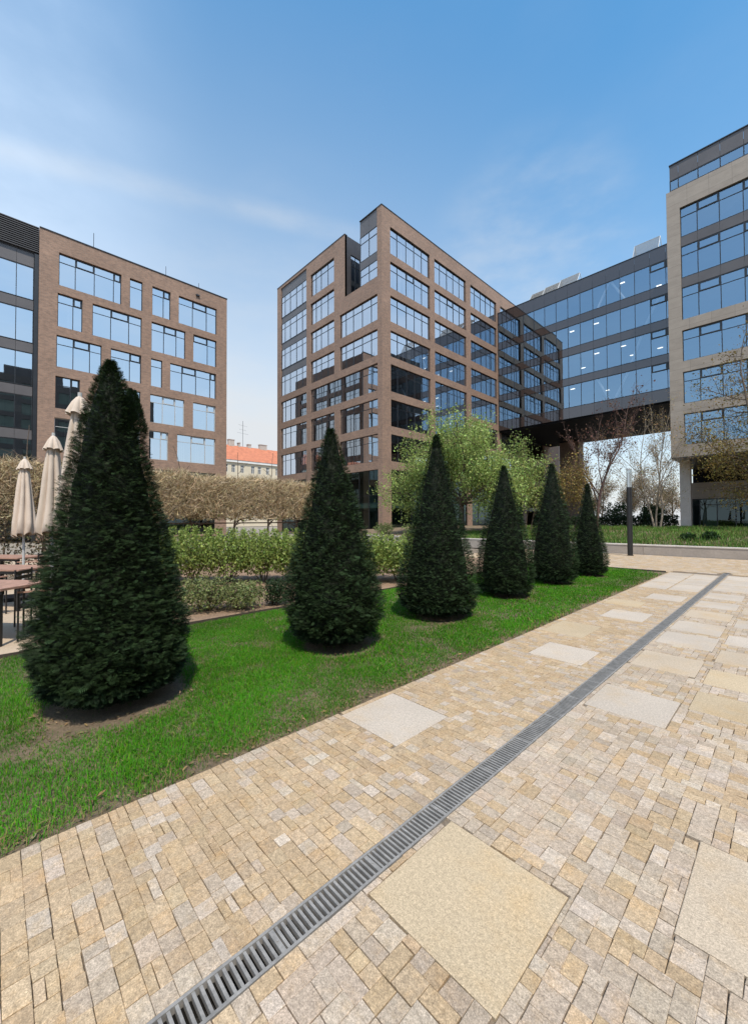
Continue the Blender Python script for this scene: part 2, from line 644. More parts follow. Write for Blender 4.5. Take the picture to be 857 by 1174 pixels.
def hits(x0, x1, y0, y1):
    return any(x0 < s[1] and x1 > s[0] and y0 < s[3] and y1 > s[2] for s in SLABS)


def clip_out(rect):
    """subtract slabs from a sett rectangle; keep the largest remaining strip"""
    x0, x1, y0, y1 = rect
    for s in SLABS:
        if x0 < s[1] and x1 > s[0] and y0 < s[3] and y1 > s[2]:
            c_ = [(x0, min(x1, s[0]), y0, y1), (max(x0, s[1]), x1, y0, y1), (x0, x1, y0, min(y1, s[2])), (x0, x1, max(y0, s[3]), y1)]
            c_ = [q for q in c_ if q[1] - q[0] > .012 and q[3] - q[2] > .012]
            if not c_:
                return None
            x0, x1, y0, y1 = max(c_, key=lambda q: (q[1] - q[0]) * (q[3] - q[2]))
    return (x0, x1, y0, y1)


from mathutils import noise as mnoise
setts = []          # x0,x1,y0,y1,grey probability zone
GOLD = [(.53, .40, .235), (.56, .43, .265), (.50, .375, .22), (.57, .45, .29), (.53, .415, .27), (.48, .36, .215)]
GREY = [(.48, .425, .355), (.51, .455, .38), (.46, .405, .34), (.53, .465, .385), (.49, .42, .34)]
PALE = [(.60, .54, .46), (.56, .50, .42), (.62, .57, .50), (.53, .46, .38)]


def pick(x, y, zone):
    nz = mnoise.noise(Vector((x * 1.1 + 3, y * .8, 5.2)))
    r_ = random.random()
    if zone == 'left':
        near_drain = max(0, 1 - (DX0 - x) / .42)
        pg = .05 + .50 * near_drain + .25 * max(0, nz)
        return random.choice(GREY) if r_ < pg else random.choice(GOLD if random.random() < .85 else PALE)
    if zone == 'right':
        if r_ < .42 - .35 * nz:
            return random.choice(GREY)
        return random.choice(PALE) if random.random() < .55 else random.choice(GOLD)
    return random.choice(GOLD + PALE + PALE)


# left of the drain: courses that run across the path
y = -1.2
while y < 14.62:
    w = random.uniform(.062, .079)
    x = LX1 + .004
    # edge stone
    while x < DX0 - .012:
        l = random.choice((.062, .075, .085, .095, .115))
        x1 = min(x + l, DX0 - .006)
        if DX0 - .006 - x1 < .045:
            x1 = DX0 - .006
        if random.random() < .12 and x1 - x > .07:
            hh = w * random.uniform(.45, .55)
            rects = [(x, x1, y, y + hh), (x, x1, y + hh, y + w)]
        else:
            rects = [(x, x1, y, y + w)]
        for q in rects:
            q = clip_out(q)
            if q:
                setts.append((*q, pick((q[0] + q[1]) / 2, (q[2] + q[3]) / 2, 'left')))
        x = x1
    y += w
# right of the drain: interlocked random pieces on a fine grid
U = .0325
gx0, gy0 = DX1 + .006, -1.2
nx, ny = int(3.6 / U), int(16.1 / U)
occ = np.zeros((nx, ny), bool)
opts = [(3, 2), (2, 3), (3, 3), (2, 2), (3, 2), (2, 3), (3, 2), (4, 2), (2, 4)]
for j in range(ny):
    for i in range(nx):
        if occ[i, j]:
            continue
        random.shuffle(opts)
        for (a, c_) in opts + [(2, 1), (1, 2), (1, 1)]:
            if i + a <= nx and j + c_ <= ny and not occ[i:i + a, j:j + c_].any():
                break
        # avoid slivers: widen over a lone gap
        if i + a + 1 <= nx and not occ[i + a:i + a + 1, j:j + c_].any() and (i + a + 1 >= nx or occ[i + a + 1, j]):
            a += 1
        occ[i:i + a, j:j + c_] = True
        q = clip_out((gx0 + i * U, gx0 + (i + a) * U, gy0 + j * U, gy0 + (j + c_) * U))
        if q:
            setts.append((*q, pick(q[0], q[2], 'right')))
# far plaza in front of the planter
y = LY1 + .05
while y < 20.85:
    w = random.uniform(.09, .12)
    x = -10.5
    while x < 2.2:
        l = random.uniform(.10, .20)
        if not (x < DX1 + .01 and x + l > DX0 - .01 and y < 15.6):
            if not (y < 15.02 and x > LX1):
                setts.append((x, x + l, y, y + w, random.choice(PALE + GOLD + [(.62, .49, .34)])))
        x += l
    y += w

S = np.array([s[:4] for s in setts])
C = np.array([s[4] for s in setts])
n = len(S)
gap = rng.choice([.0003, .0008, .0014, .0028], (n, 4), p=[.3, .3, .25, .15])
x0, x1, y0, y1 = S[:, 0] + gap[:, 0], S[:, 1] - gap[:, 1], S[:, 2] + gap[:, 2], S[:, 3] - gap[:, 3]
ch = np.minimum(.0018, (np.minimum(x1 - x0, y1 - y0)) * .2)
top = rng.normal(0, .0004, n)[:, None] + rng.normal(0, .0002, (n, 4))
jit = rng.normal(0, .0011, (n, 4, 2))
bx = np.stack([x0, x1, x1, x0], 1) + jit[..., 0]
by = np.stack([y0, y0, y1, y1], 1) + jit[..., 1]
sx = np.array([1, -1, -1, 1]) * ch[:, None]
sy = np.array([1, 1, -1, -1]) * ch[:, None]
low = np.stack([bx, by, np.full_like(bx, -.014)], -1)
mid = np.stack([bx, by, top - .0018], -1)
upp = np.stack([bx + sx, by + sy, top], -1)
v = np.concatenate([low, mid, upp], 1).reshape(-1, 3)
fl = [(8, 9, 10, 11)]
for a in range(4):
    c_ = (a + 1) % 4
    fl += [(a, c_, 4 + c_, 4 + a), (4 + a, 4 + c_, 8 + c_, 8 + a)]
fl = np.array(fl)
f = (fl[None] + (np.arange(n) * 12)[:, None, None]).reshape(-1, 4)
C = (C * .60 + np.array([.505, .41, .295]) * .40) * .755 * np.array([1.035, .985, .96]) * (1 + rng.normal(0, .05, (n, 1))) * (1 + rng.normal(0, .006, (n, 3)))
o = np_mesh('sett_paving', v, f, 'sett', np.repeat(C, 12, 0).clip(.02, .85))
tag(o, kind='structure')

TONE = [(.63, .545, .455), (.61, .485, .325), (.61, .50, .375)]
b_ = MB()
cols = []
for (a0, a1, c0, c1, tn) in SLABS:
    g = .0022
    a0, a1, c0, c1 = a0 + g, a1 - g, c0 + g, c1 - g
    e = .003
    b_.add([(a0, c0, -.014), (a1, c0, -.014), (a1, c1, -.014), (a0, c1, -.014),
            (a0, c0, -.0016), (a1, c0, -.0016), (a1, c1, -.0016), (a0, c1, -.0016),
            (a0 + e, c0 + e, .0004), (a1 - e, c0 + e, .0004), (a1 - e, c1 - e, .0004), (a0 + e, c1 - e, .0004)],
           [tuple(q) for q in fl])
    k = random.uniform(.70, .77)
    cols += [tuple(q * k for q in TONE[tn])] * 12
o = np_mesh('slab_paving', np.array(b_.v), np.array(b_.f), 'slab', np.array(cols))
tag(o, kind='structure')

# lawn soil with slight swell
nx, ny = 40, 160
gx, gy = np.meshgrid(np.linspace(LX0, LX1 - .006, nx), np.linspace(LY0, LY1, ny), indexing='ij')
gz = -.012 + .012 * np.sin(gx * 3.1 + gy) * np.sin(gy * 2.3) + rng.normal(0, .003, gx.shape)
gz[0, :] = gz[-1, :] = -.012
v = np.stack([gx, gy, gz], -1).reshape(-1, 3)
ii = (np.arange(nx - 1)[:, None] * ny + np.arange(ny - 1)[None]).ravel()
f = np.stack([ii, ii + ny, ii + ny + 1, ii + 1], 1)
tag(np_mesh('lawn_soil', v, f, 'lawn_soil', smooth=True), kind='structure')
# planted bed and terrace behind the lawn
b_ = MB()
b_.quad((-15.2, 1.35, -.012), (LX0 - .016, 1.35, -.012), (LX0 - .016, LY1, -.012), (-15.2, LY1, -.012))
tag(b_.build('bed_soil', 'bed_soil'), kind='structure')
sheet('terrace', -26, LX0 - .016, -14, 1.32, -.006, 'terrace_paving')
sheet('rear_path', -27.5, -15.25, 1.34, 20.9, -.02, 'rear_paving')
b_ = MB()
b_.box(LX0 - .014, LX0 - .002, LY0, LY1 + .02, -.15, .035)
b_.box(LX0 - .014, LX1 - .05, LY1 + .004, LY1 + .02, -.15, .03)
tag(b_.build('lawn_edging', 'edge_steel'), 'thin dark steel edging strip round the back and far end of the lawn', 'edging')
b_ = MB()
b_.box(-15.2, LX0 - .02, 1.322, 1.348, -.15, .03)
tag(b_.build('bed_edging', 'edge_steel'), 'low dark steel edging between terrace and planted bed', 'edging')

# ------------------------------------------------------------------ slot drain
dr = thing('drain_channel', 'long narrow grey steel slot drain grate running through the stone paving', 'drain', (DX0, 0, 0))
b_ = MB()
b_.box(DX0 - .003, DX0 + .009, -1.2, 15.5, -.11, .001)
b_.box(DX1 - .009, DX1 + .003, -1.2, 15.5, -.11, .001)
b_.build('frame', 'steel', dr)
b_ = MB()
y = -1.2
while y < 15.48:
    w_ = .0108
    if int(round((y + 1.2) / .0262)) % 19 == 0:
        w_ = .0190
        b_.tube(((DX0 + DX1) / 2, y + .0095, -.002), ((DX0 + DX1) / 2, y + .0095, .0012), .0055, n=8)
    b_.box(DX0 + .0095, DX1 - .0095, y, y + w_, -.024, -.0015)
    y += .0262
b_.build('grate', 'steel', dr)
b_ = MB()
b_.quad((DX0 + .009, -1.2, -.10), (DX1 - .009, -1.2, -.10), (DX1 - .009, 15.5, -.10), (DX0 + .009, 15.5, -.10))
b_.quad((DX0 + .0092, -1.2, -.10), (DX0 + .0092, 15.5, -.10), (DX0 + .0092, 15.5, -.026), (DX0 + .0092, -1.2, -.026))
b_.quad((DX1 - .0092, -1.2, -.10), (DX1 - .0092, 15.5, -.10), (DX1 - .0092, 15.5, -.026), (DX1 - .0092, -1.2, -.026))
b_.build('trough', 'trough', dr)

# ------------------------------------------------------------------ facades
class Frame:
    """facade plane: horizontal unit vector U, outward normal n"""
    def __init__(s, o, U, n):
        s.o, s.U, s.n = Vector(o), Vector(U), Vector(n)

    def p(s, u, z, d=0.0):
        q = s.o + s.U * u + s.n * d
        return (q.x, q.y, z)


def face_x(X):                     # faces +X, u = world Y
    return Frame((X, 0, 0), (0, 1, 0), (1, 0, 0))


def face_y(Y):                     # faces -Y, u = world X
    return Frame((0, Y, 0), (1, 0, 0), (0, -1, 0))


def wall_holes(mb, F, u0, u1, z0, z1, holes, depth=.28, mi=0):
    us = sorted({u0, u1, *[h[0] for h in holes], *[h[1] for h in holes]})
    zs = sorted({z0, z1, *[h[2] for h in holes], *[h[3] for h in holes]})
    us = [u for u in us if u0 <= u <= u1]
    zs = [z for z in zs if z0 <= z <= z1]
    def inside(u, z):
        return any(h[0] < u < h[1] and h[2] < z < h[3] for h in holes)
    for a, b2 in zip(us, us[1:]):
        for c, d in zip(zs, zs[1:]):
            if not inside((a + b2) / 2, (c + d) / 2):
                mb.quad(F.p(a, c), F.p(b2, c), F.p(b2, d), F.p(a, d), mi)
    for (a, b2, c, d) in holes:
        mb.quad(F.p(a, c), F.p(b2, c), F.p(b2, c, -depth), F.p(a, c, -depth), mi)
        if d < z1 - 1e-6:
            mb.quad(F.p(a, d), F.p(b2, d), F.p(b2, d, -depth), F.p(a, d, -depth), mi)
        mb.quad(F.p(a, c), F.p(a, d), F.p(a, d, -depth), F.p(a, c, -depth), mi)
        mb.quad(F.p(b2, c), F.p(b2, d), F.p(b2, d, -depth), F.p(b2, c, -depth), mi)


def window(root, F, u0, u1, z0, z1, vs, transom=.75, sash=(), d=-.17, fw=.055, frame='frame_metal', glass='window_glass', blind=0.0):
    """frame bars are the window's own mesh, the glazing is its child"""
    b1, b2 = MB(), MB()
    b1.fbox(F, u0, u1, z0, z0 + fw, d - .05, d + .03)
    b1.fbox(F, u0, u1, z1 - fw, z1, d - .05, d + .03)
    b1.fbox(F, u0, u0 + fw, z0 + fw, z1 - fw, d - .05, d + .03)
    b1.fbox(F, u1 - fw, u1, z0 + fw, z1 - fw, d - .05, d + .03)
    cuts = [u0 + fw / 2, *vs, u1 - fw / 2]
    for u in vs:
        b1.fbox(F, u - fw / 2, u + fw / 2, z0 + fw, z1 - fw, d - .05, d + .028)
    zt = z1 - transom if transom else None
    for i, (a, c) in enumerate(zip(cuts, cuts[1:])):
        a2, c2 = a + fw / 2, c - fw / 2
        spans = [(z0 + fw, z1 - fw)]
        if zt:
            b1.fbox(F, a2, c2, zt - fw * .4, zt + fw * .4, d - .05, d + .024)
            spans = [(z0 + fw, zt - fw * .4), (zt + fw * .4, z1 - fw)]
            if i in sash:
                s = .09
                e = d + .045
                b1.fbox(F, a2, c2, zt + fw * .4, zt + s, d, e)
                b1.fbox(F, a2, c2, z1 - fw - s * .6, z1 - fw, d, e)
                b1.fbox(F, a2, a2 + s, zt + s, z1 - fw - s * .6, d, e)
                b1.fbox(F, c2 - s, c2, zt + s, z1 - fw - s * .6, d, e)
        for (p, q) in spans:
            t1, t2 = random.gauss(0, .0022) * (c2 - a2), random.gauss(0, .0022) * (q - p)
            b2.quad(F.p(a2, p, d - .01), F.p(c2, p, d - .01 + t1), F.p(c2, q, d - .01 + t1 + t2), F.p(a2, q, d - .01 + t2))
    w = b1.build('window', frame, root)
    b2.build('pane', glass, w)
    if blind and random.random() < blind:
        b3 = MB()
        k = 0
        u = u0 + .1
        while u < u1 - .2:
            if random.random() < .55:
                b3.fbox(F, u, u + .16, z0 + .1, z1 - .1, d - .32, d - .30)
            u += .2
            k += 1
        if b3.v:
            b3.build('blind', 'blind_fabric', w)
    return w


def panel(root, F, u0, u1, z0, z1, vs, mat='grey_panel', d=-.12, th=.05):
    b1 = MB()
    cuts = [u0, *vs, u1]
    for a, c in zip(cuts, cuts[1:]):
        b1.fbox(F, a + .008, c - .008, z0 + .006, z1 - .006, d - th, d + random.uniform(0, .003))
    return b1.build('spandrel_panel', mat, root)


def even(u0, u1, n):
    return [u0 + (u1 - u0) * k / n for k in range(1, n)]


# ------------------------------------------------------------------ middle block
XM, YM, TM = -28.26, 28.15, 33.6
mid = thing('office_building', 'tall brown brick office block with a corner notch, behind the leafy green tree', 'office building', (XM, YM, 0))
FX, FY = face_x(XM), face_y(YM)
rows = [(29.15, 31.95), (25.6, 28.32), (22.05, 24.75), (18.42, 21.12), (14.8, 17.62), (11.2, 13.98), (7.6, 10.38)]
b_ = MB()
hl = []
W1, W2, W3 = (-47.76, -41.66), (-40.73, -36.06), (-35.02, -28.93)
hl.append((*W1, 18.42, 33.25))                                  # tall grey curtain strip
for r in rows[4:]:
    hl.append((*W1, *r))
for r in rows[:4] + rows[5:]:
    hl.append((*W2, *r))
for r in rows[2:4] + rows[5:]:
    hl.append((*W3, *r))
hl.append((W2[0], W3[1], *rows[4]))
hl += [(*W1, .1, 6.75), (*W2, .1, 6.75), (*W3, .1, 6.75)]
NX0, NX1, NZ, ND = -34.1, -31.6, 26.5, 9.0                      # roof notch
hl.append((NX0, W3[1], NZ, TM))
wall_holes(b_, FY, -48.73, XM, 0, TM, hl)
hr = []
Cc = [(29.40, 35.91), (36.76, 43.22), (44.25, 50.74), (51.82, 58.3), (59.3, 65.8)]
for i, c in enumerate(Cc):
    for j, r in enumerate(rows):
        if i == 1 and j in (4, 5):
            continue
        hr.append((*c, *r))
hr.append((*Cc[1], rows[5][0], rows[4][1]))
hr += [(*c, .1, 6.75) for c in Cc]
wall_holes(b_, FX, YM, 72, 0, TM, hr)
# far side, notch walls and parapet top
b_.quad((-48.73, YM, 0), (-48.73, 72, 0), (-48.73, 72, TM), (-48.73, YM, TM))
b_.quad((-48.73, 72, 0), (XM, 72, 0), (XM, 72, TM), (-48.73, 72, TM))
b_.build('brick_wall', 'brick', mid)
b_ = MB()                                                        # notch: lined in dark metal
FN = face_x(NX0)
wall_holes(b_, FN, YM + .02, YM + ND, NZ, TM - .02, [(YM + .9, YM + 3.0, NZ + .9, TM - 1.9)], .15)
b_.quad((NX0, YM + ND, NZ), (NX1, YM + ND, NZ), (NX1, YM + ND, TM - .02), (NX0, YM + ND, TM - .02))
b_.quad((NX1, YM + .1, NZ), (NX1, YM + ND, NZ), (NX1, YM + ND, TM - .02), (NX1, YM + .1, TM - .02))
b_.quad((NX0, YM + .02, NZ - .01), (W3[1], YM + .02, NZ - .01), (W3[1], YM + ND, NZ - .01), (NX0, YM + ND, NZ - .01))
b_.build('notch_lining', 'dark_panel', mid)
window(mid, FN, YM + .9, YM + 3.0, NZ + .9, TM - 1.9, even(YM + .9, YM + 3.0, 3), 1.2, d=-.08)
# roof deck, coping
b_ = MB()
for (a, c, e, g) in ((-48.6, NX0 - .05, YM + .15, 71.8), (NX0 - .05, NX1 + .05, YM + ND + .1, 71.8), (NX1 + .05, XM - .15, YM + .15, 71.8)):
    b_.box(a, c, e, g, TM - .9, TM - .6)
b_.build('roof', 'slab_edge', mid)
b_ = MB()
b_.fbox(FY, -48.77, NX0 + .02, TM, TM + .07, -.35, .04)
b_.fbox(FY, NX1, XM + .04, TM, TM + .07, -.35, .04)
b_.fbox(FX, YM + .352, 72, TM, TM + .07, -.35, .04)
b_.build('coping', 'frame_metal', mid)
# railing behind the notch
b_ = MB()
for k in range(14):
    u = NX0 - 1.2 + k * .3
    b_.box(u, u + .03, YM + 3.5, YM + 3.53, TM - .6, TM + 2.0)
b_.box(NX0 - 1.25, NX1 + .4, YM + 3.49, YM + 3.54, TM + 2.0, TM + 2.06)
b_.box(NX0 - 1.25, NX1 + .4, YM + 3.505, YM + 3.525, TM + 1.0, TM + 1.04)
b_.build('railing', 'pale_frame', mid)
# glazing of the left face
vW1 = [-46.85, -45.55, -44.05, -42.7]
for j in range(4):
    window(mid, FY, *W1, rows[j][0], rows[j][1], vW1, .8, d=-.10)
panel(mid, FY, *W1, rows[0][1], 33.25, vW1)
for j in range(3):
    panel(mid, FY, *W1, rows[j + 1][1], rows[j][0], vW1)
for r in rows[4:]:
    window(mid, FY, *W1, *r, vW1, .8, blind=.7)
vW2 = [-39.8, -38.75, -37.4]
for r in rows[:4] + rows[5:]:
    window(mid, FY, *W2, *r, vW2, .8, blind=.4)
vW3 = [-34.1, -32.85, -31.4, -30.0]
for r in rows[2:4] + rows[5:]:
    window(mid, FY, *W3, *r, vW3, .8, blind=.4)
window(mid, FY, W2[0], W3[1], *rows[4], vW2 + [-36.1, -35.0] + vW3[1:], .8, blind=.6)
for w in (W1, W2, W3):
    window(mid, FY, *w, .1, 6.75, even(*w, 4), 2.6, glass='shop_glass')
vT = [-30.2]
window(mid, FY, NX1, W3[1], rows[0][0], rows[0][1] - .1, vT, .8, d=-.08)
window(mid, FY, NX1, W3[1], NZ + .02, rows[1][1], vT, .8, d=-.08)
panel(mid, FY, NX1, W3[1], rows[0][1] - .1, TM, vT, d=-.06)
panel(mid, FY, NX1, W3[1], rows[1][1], rows[0][0], vT, d=-.06)
# right face
for i, c in enumerate(Cc[:4]):
    vs = even(*c, 5)
    vs = [v - (.12 if k == 0 else 0) for k, v in enumerate(vs)]
    for j, r in enumerate(rows):
        if i == 1 and j in (4, 5):
            continue
        window(mid, FX, *c, *r, vs, .8, sash=((2,) if j % 2 else ()), blind=.25)
    window(mid, FX, *c, .1, 6.75, even(*c, 4), 2.6, glass='shop_glass')
window(mid, FX, *Cc[1], rows[5][0], rows[4][1], even(*Cc[1], 5), .8)
# floors and core seen through the glass
def floors(root, x0, x1, y0, y1, levels, th=.55, skip=None):
    for z in levels:
        b_ = MB()
        if skip and z > skip[4]:
            sx0, sx1, sy = skip[0], skip[1], skip[3]
            b_.box(x0, sx0, y0, y1, z - th, z)
            b_.box(sx1, x1, y0, y1, z - th, z)
            b_.box(sx0, sx1, sy, y1, z - th, z)
        else:
            b_.box(x0, x1, y0, y1, z - th, z)
        b_.build('floor_slab', 'interior_floor', root)
floors(mid, -48.4, XM - .42, YM + .42, 71.5, [r[0] - .12 for r in rows] + [3.4], skip=(NX0 - .3, NX1 + .1, 0, YM + ND + .3, 26.0))
b_ = MB()
b_.box(-44.5, XM - 6.5, YM + 9.6, 70, 0, TM - 1)
b_.build('interior_wall', 'interior_wall', mid)
for (y, z, k) in ((30.6, 7.0, 0),):
    pass

# ------------------------------------------------------------------ left block
XL, TL = -42.41, 25.85
lef = thing('office_building', 'lower brown brick office block with staggered windows, left, above the hedge', 'office building', (XL, 2.5, 0))
FL = face_x(XL)
rl = [(21.58, 24.36), (18.05, 20.88), (14.62, 17.3), (11.1, 13.82), (7.55, 10.3)]
wl = {0: [(3.81, 8.36), (9.04, 10.1), (10.94, 12.58), (13.35, 17.2)],
      1: [(3.75, 5.46), (6.18, 10.05), (10.89, 14.0), (14.78, 17.18)],
      2: [(3.70, 6.88), (7.57, 10.03), (10.86, 11.86), (12.58, 17.15)],
      3: [(3.66, 5.33), (7.04, 9.98), (10.81, 13.94), (14.78, 17.12)],
      4: [(3.63, 5.48), (7.04, 9.98), (10.73, 12.44), (13.27, 17.1)]}
hl = [(*w, *rl[j]) for j in wl for w in wl[j]]
hl += [(3.7, 9.9, .2, 6.6), (10.8, 17.1, .2, 6.6)]
b_ = MB()
wall_holes(b_, FL, 2.53, 18.30, 0, TL, hl, .3)
b_.quad((XL, 2.53, 0), (XL - .9, 2.53, 0), (XL - .9, 2.53, TL), (XL, 2.53, TL))
b_.build('brick_wall', 'brick', lef)
for j in wl:
    for (a, c) in wl[j]:
        w_ = c - a
        k = 1 if w_ < 1.3 else 2 if w_ < 2.6 else 3 if w_ < 3.9 else 4
        vs = even(a, c, k)
        if k == 4:
            vs = [a + w_ * .25, a + w_ * .55, a + w_ * .87]
            sa = (1, 3)
        elif k == 3:
            vs = [a + w_ * .36, a + w_ * .73]
            sa = (1,)
        elif k == 2:
            vs = [a + w_ * .62]
            sa = (1,) if j != 1 or a < 9 else (0,)
        else:
            sa = ()
        window(lef, FL, a, c, *rl[j], vs, .72, sash=sa, d=-.2, frame=('pale_frame' if j == 4 or (j == 3 and a > 10) else 'frame_metal'), blind=.2, glass='bay_glass')
window(lef, FL, 3.7, 9.9, .2, 6.6, even(3.7, 9.9, 4), 2.5, glass='shop_glass')
window(lef, FL, 10.8, 17.1, .2, 6.6, even(10.8, 17.1, 4), 2.5, glass='shop_glass')
b_ = MB()
b_.fbox(FL, 2.53, 18.34, TL, TL + .08, -.4, .05)
b_.build('coping', 'frame_metal', lef)
b_ = MB()
b_.box(-60, XL - .4, -24, 18.2, TL - .9, TL - .6)
b_.build('roof', 'slab_edge', lef)
# glass bay on its near side: louvres, grey panel, storey-high panes
FE = Frame((0, 18.30, 0), (1, 0, 0), (0, 1, 0))
he = [(-58.5 + 4.0 * k, -55.2 + 4.0 * k, z0, z1) for k in range(4) for (z0, z1) in rl + [(2.5, 6.2)]]
b_ = MB()
wall_holes(b_, FE, -60, XL, 0, TL, he, .25)
b_.build('brick_wall', 'brick', lef)
for h in he:
    window(lef, FE, *h, even(h[0], h[1], 3), .7, d=-.16, glass='bay_glass', blind=.3)
GY = [-21.5, -18.9, -16.4, -13.9, -11.4, -8.9, -6.4, -3.9, -1.35, 1.15, 2.22]
b_ = MB()
z = 23.7
while z < TL + .05:
    b_.fbox(FL, -22, 2.50, z, z + .07, -.20, -.02)
    z += .17
b_.fbox(FL, -22, 2.50, 23.6, TL + .05, -.32, -.22)
b_.build('louvre', 'louvre_metal', lef)
panel(lef, FL, -21.5, 2.22, 22.45, 23.58, GY[1:-1], 'grey_panel', -.25)
zt = 22.42
for k in range(6):
    window(lef, FL, -21.5, 2.22, zt - 2.72, zt, GY[1:-1], None, d=-.26, fw=.05, glass='bay_glass')
    if k < 5:
        panel(lef, FL, -21.5, 2.22, zt - 3.52, zt - 2.75, GY[1:-1], 'grey_panel', -.25)
    zt -= 3.55
b_ = MB()
b_.fbox(FL, 2.24, 2.515, 0, 23.58, -.6, -.10)
b_.build('edge_fin', 'frame_metal', lef)
floors(lef, -58, XL - .5, -22, 18.0, [r[0] - .12 for r in rl] + [3.4])
b_ = MB()
b_.box(-58, XL - 6.5, -22, 17.5, 0, TL - 1)
b_.build('interior_wall', 'interior_wall', lef)
for (y, h) in ((6.3, 1.7), (12.3, 1.3), (15.5, .9)):
    b_ = MB()
    b_.tube((XL - .6, y, TL), (XL - .6, y, TL + h), .025, n=6)
    b_.build('lightning_rod', 'frame_metal', lef)
b_ = MB()
b_.fbox(FL, 15.0, 15.35, 24.98, 25.14, .0, .14)
b_.build('wall_vent', 'frame_metal', lef)

# ------------------------------------------------------------------ glass bridge
YB = 51.0
bri = thing('bridge_wing', 'raised glass and grey panel wing bridging between the brick block and the stone block', 'bridge wing', (-18, YB, 13.9))
FB = face_y(YB)
BX0, BX1 = XM + .02, -7.2
vm = [BX1 - .25 - 1.42 * k for k in range(0, 15)]
vm = sorted(v for v in vm if v > BX0 + .3)
rb = [(26.3, 28.93), (22.62, 25.31), (18.92, 21.68), (15.27, 18.04)]
for r in rb:
    i0 = len(vm) - 2
    window(bri, FB, BX0, BX1, *r, vm, None, d=-.06, fw=.05, glass='bridge_glass')
panel(bri, FB, BX0, BX1, 28.95, 30.5, vm, 'gloss_panel', d=-.03)
for a, c in zip(rb, rb[1:]):
    panel(bri, FB, BX0, BX1, c[1] + .02, a[0] - .02, vm, 'gloss_panel', d=-.03)
panel(bri, FB, BX0, BX1, 13.95, 15.25, vm, 'gloss_panel', d=-.03)
for r in rb:                                            # opening lights beside the stone block
    for a, c in zip(vm[-3:], vm[-2:]):
        b_ = MB()
        zt = r[1] - .75
        for (u0, u1, z0, z1) in ((a + .03, c - .03, zt - .05, zt + .05), (a + .03, c - .03, r[1] - .1, r[1] - .02), (a + .03, a + .13, zt + .05, r[1] - .1), (c - .13, c - .03, zt + .05, r[1] - .1)):
            b_.fbox(FB, u0, u1, z0, z1, -.06, .01)
        b_.build('sash', 'frame_metal', bri)
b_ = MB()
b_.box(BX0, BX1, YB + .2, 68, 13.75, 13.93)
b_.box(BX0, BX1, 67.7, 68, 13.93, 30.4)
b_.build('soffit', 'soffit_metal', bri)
b_ = MB()
b_.box(BX0, BX1, YB - .02, YB + .4, 30.5, 30.58)
b_.build('coping', 'frame_metal', bri)
floors(bri, BX0 + .1, BX1 - .1, YB + .45, 67.6, [26.2, 22.5, 18.8, 15.15, 30.0], .6)
for k, z in enumerate((29.4, 25.6, 21.9, 18.2)):        # ceiling lamps seen through the glass
    for x in np.arange(-19.4, -8, 2.85):
        for y in (53.2, 57.0):
            if random.random() < .34:
                b_ = MB()
                b_.box(x, x + .5, y, y + .18, z - .04, z - .003)
                b_.build('ceiling_light', 'ceiling_lamp', bri)
for (x0, x1, z0, z1) in ((-15.6, -14.2, 26.3, 29.2), (-14.2, -12.7, 29.2, 26.3), (-15.7, -14.4, 18.1, 15.3), (-13.9, -12.5, 15.3, 18.1), (-12.2, -11.2, 19.0, 21.7), (-10.9, -9.6, 22.6, 25.2)):
    b_ = MB()
    b_.tube((x0, YB + .36, z0), (x1, YB + .36, z1), .13, n=8)
    b_.build('brace', 'white_steel', bri)
b_ = MB()
b_.box(BX0 + .2, BX1 - .2, 60, 60.2, 14, 30)
b_.build('interior_wall', 'interior_wall', bri)
# tilted mesh plant screens on its roof
for (x0, x1, h) in ((-24.0, -22.3, 1.5), (-22.2, -20.3, 1.65), (-20.2, -17.9, 1.8), (-12.0, -9.6, 2.1)):
    b_ = MB()
    y0, y1, z0 = YB + .5, YB + 1.7, 30.58
    A = [(x0, y0, z0), (x1, y0, z0), (x1, y1, z0 + h), (x0, y1, z0 + h)]
    for p, q in zip(A, A[1:] + A[:1]):
        b_.tube(p, q, .04, n=5)
    for p in (A[2], A[3]):
        b_.tube(p, (p[0], p[1] + 1.2, z0), .035, n=5)
    w = b_.build('roof_screen', 'pale_frame', bri)
    b_ = MB()
    k = 0
    nst = 30
    for k in range(1, nst):
        t_ = k / nst
        b_.tube((x0, y0 + (y1 - y0) * t_, z0 + h * t_), (x1, y0 + (y1 - y0) * t_, z0 + h * t_), 0.016, n=3, caps=False)
    b_.build('mesh', 'screen_mesh', w)
# brick pier under the bridge
pr = thing('brick_pier', 'broad brown brick pier standing under the far side of the bridge', 'pier', (-24.2, 66, 0))
b_ = MB()
b_.box(-25.7, -22.8, 65.5, 67.5, .0, 13.74)
b_.build('shaft', 'pier_brick', pr)
b_ = MB()
b_.box(-25.9, -22.6, 65.3, 67.7, 0, .5)
b_.build('plinth', 'slab_edge', pr)

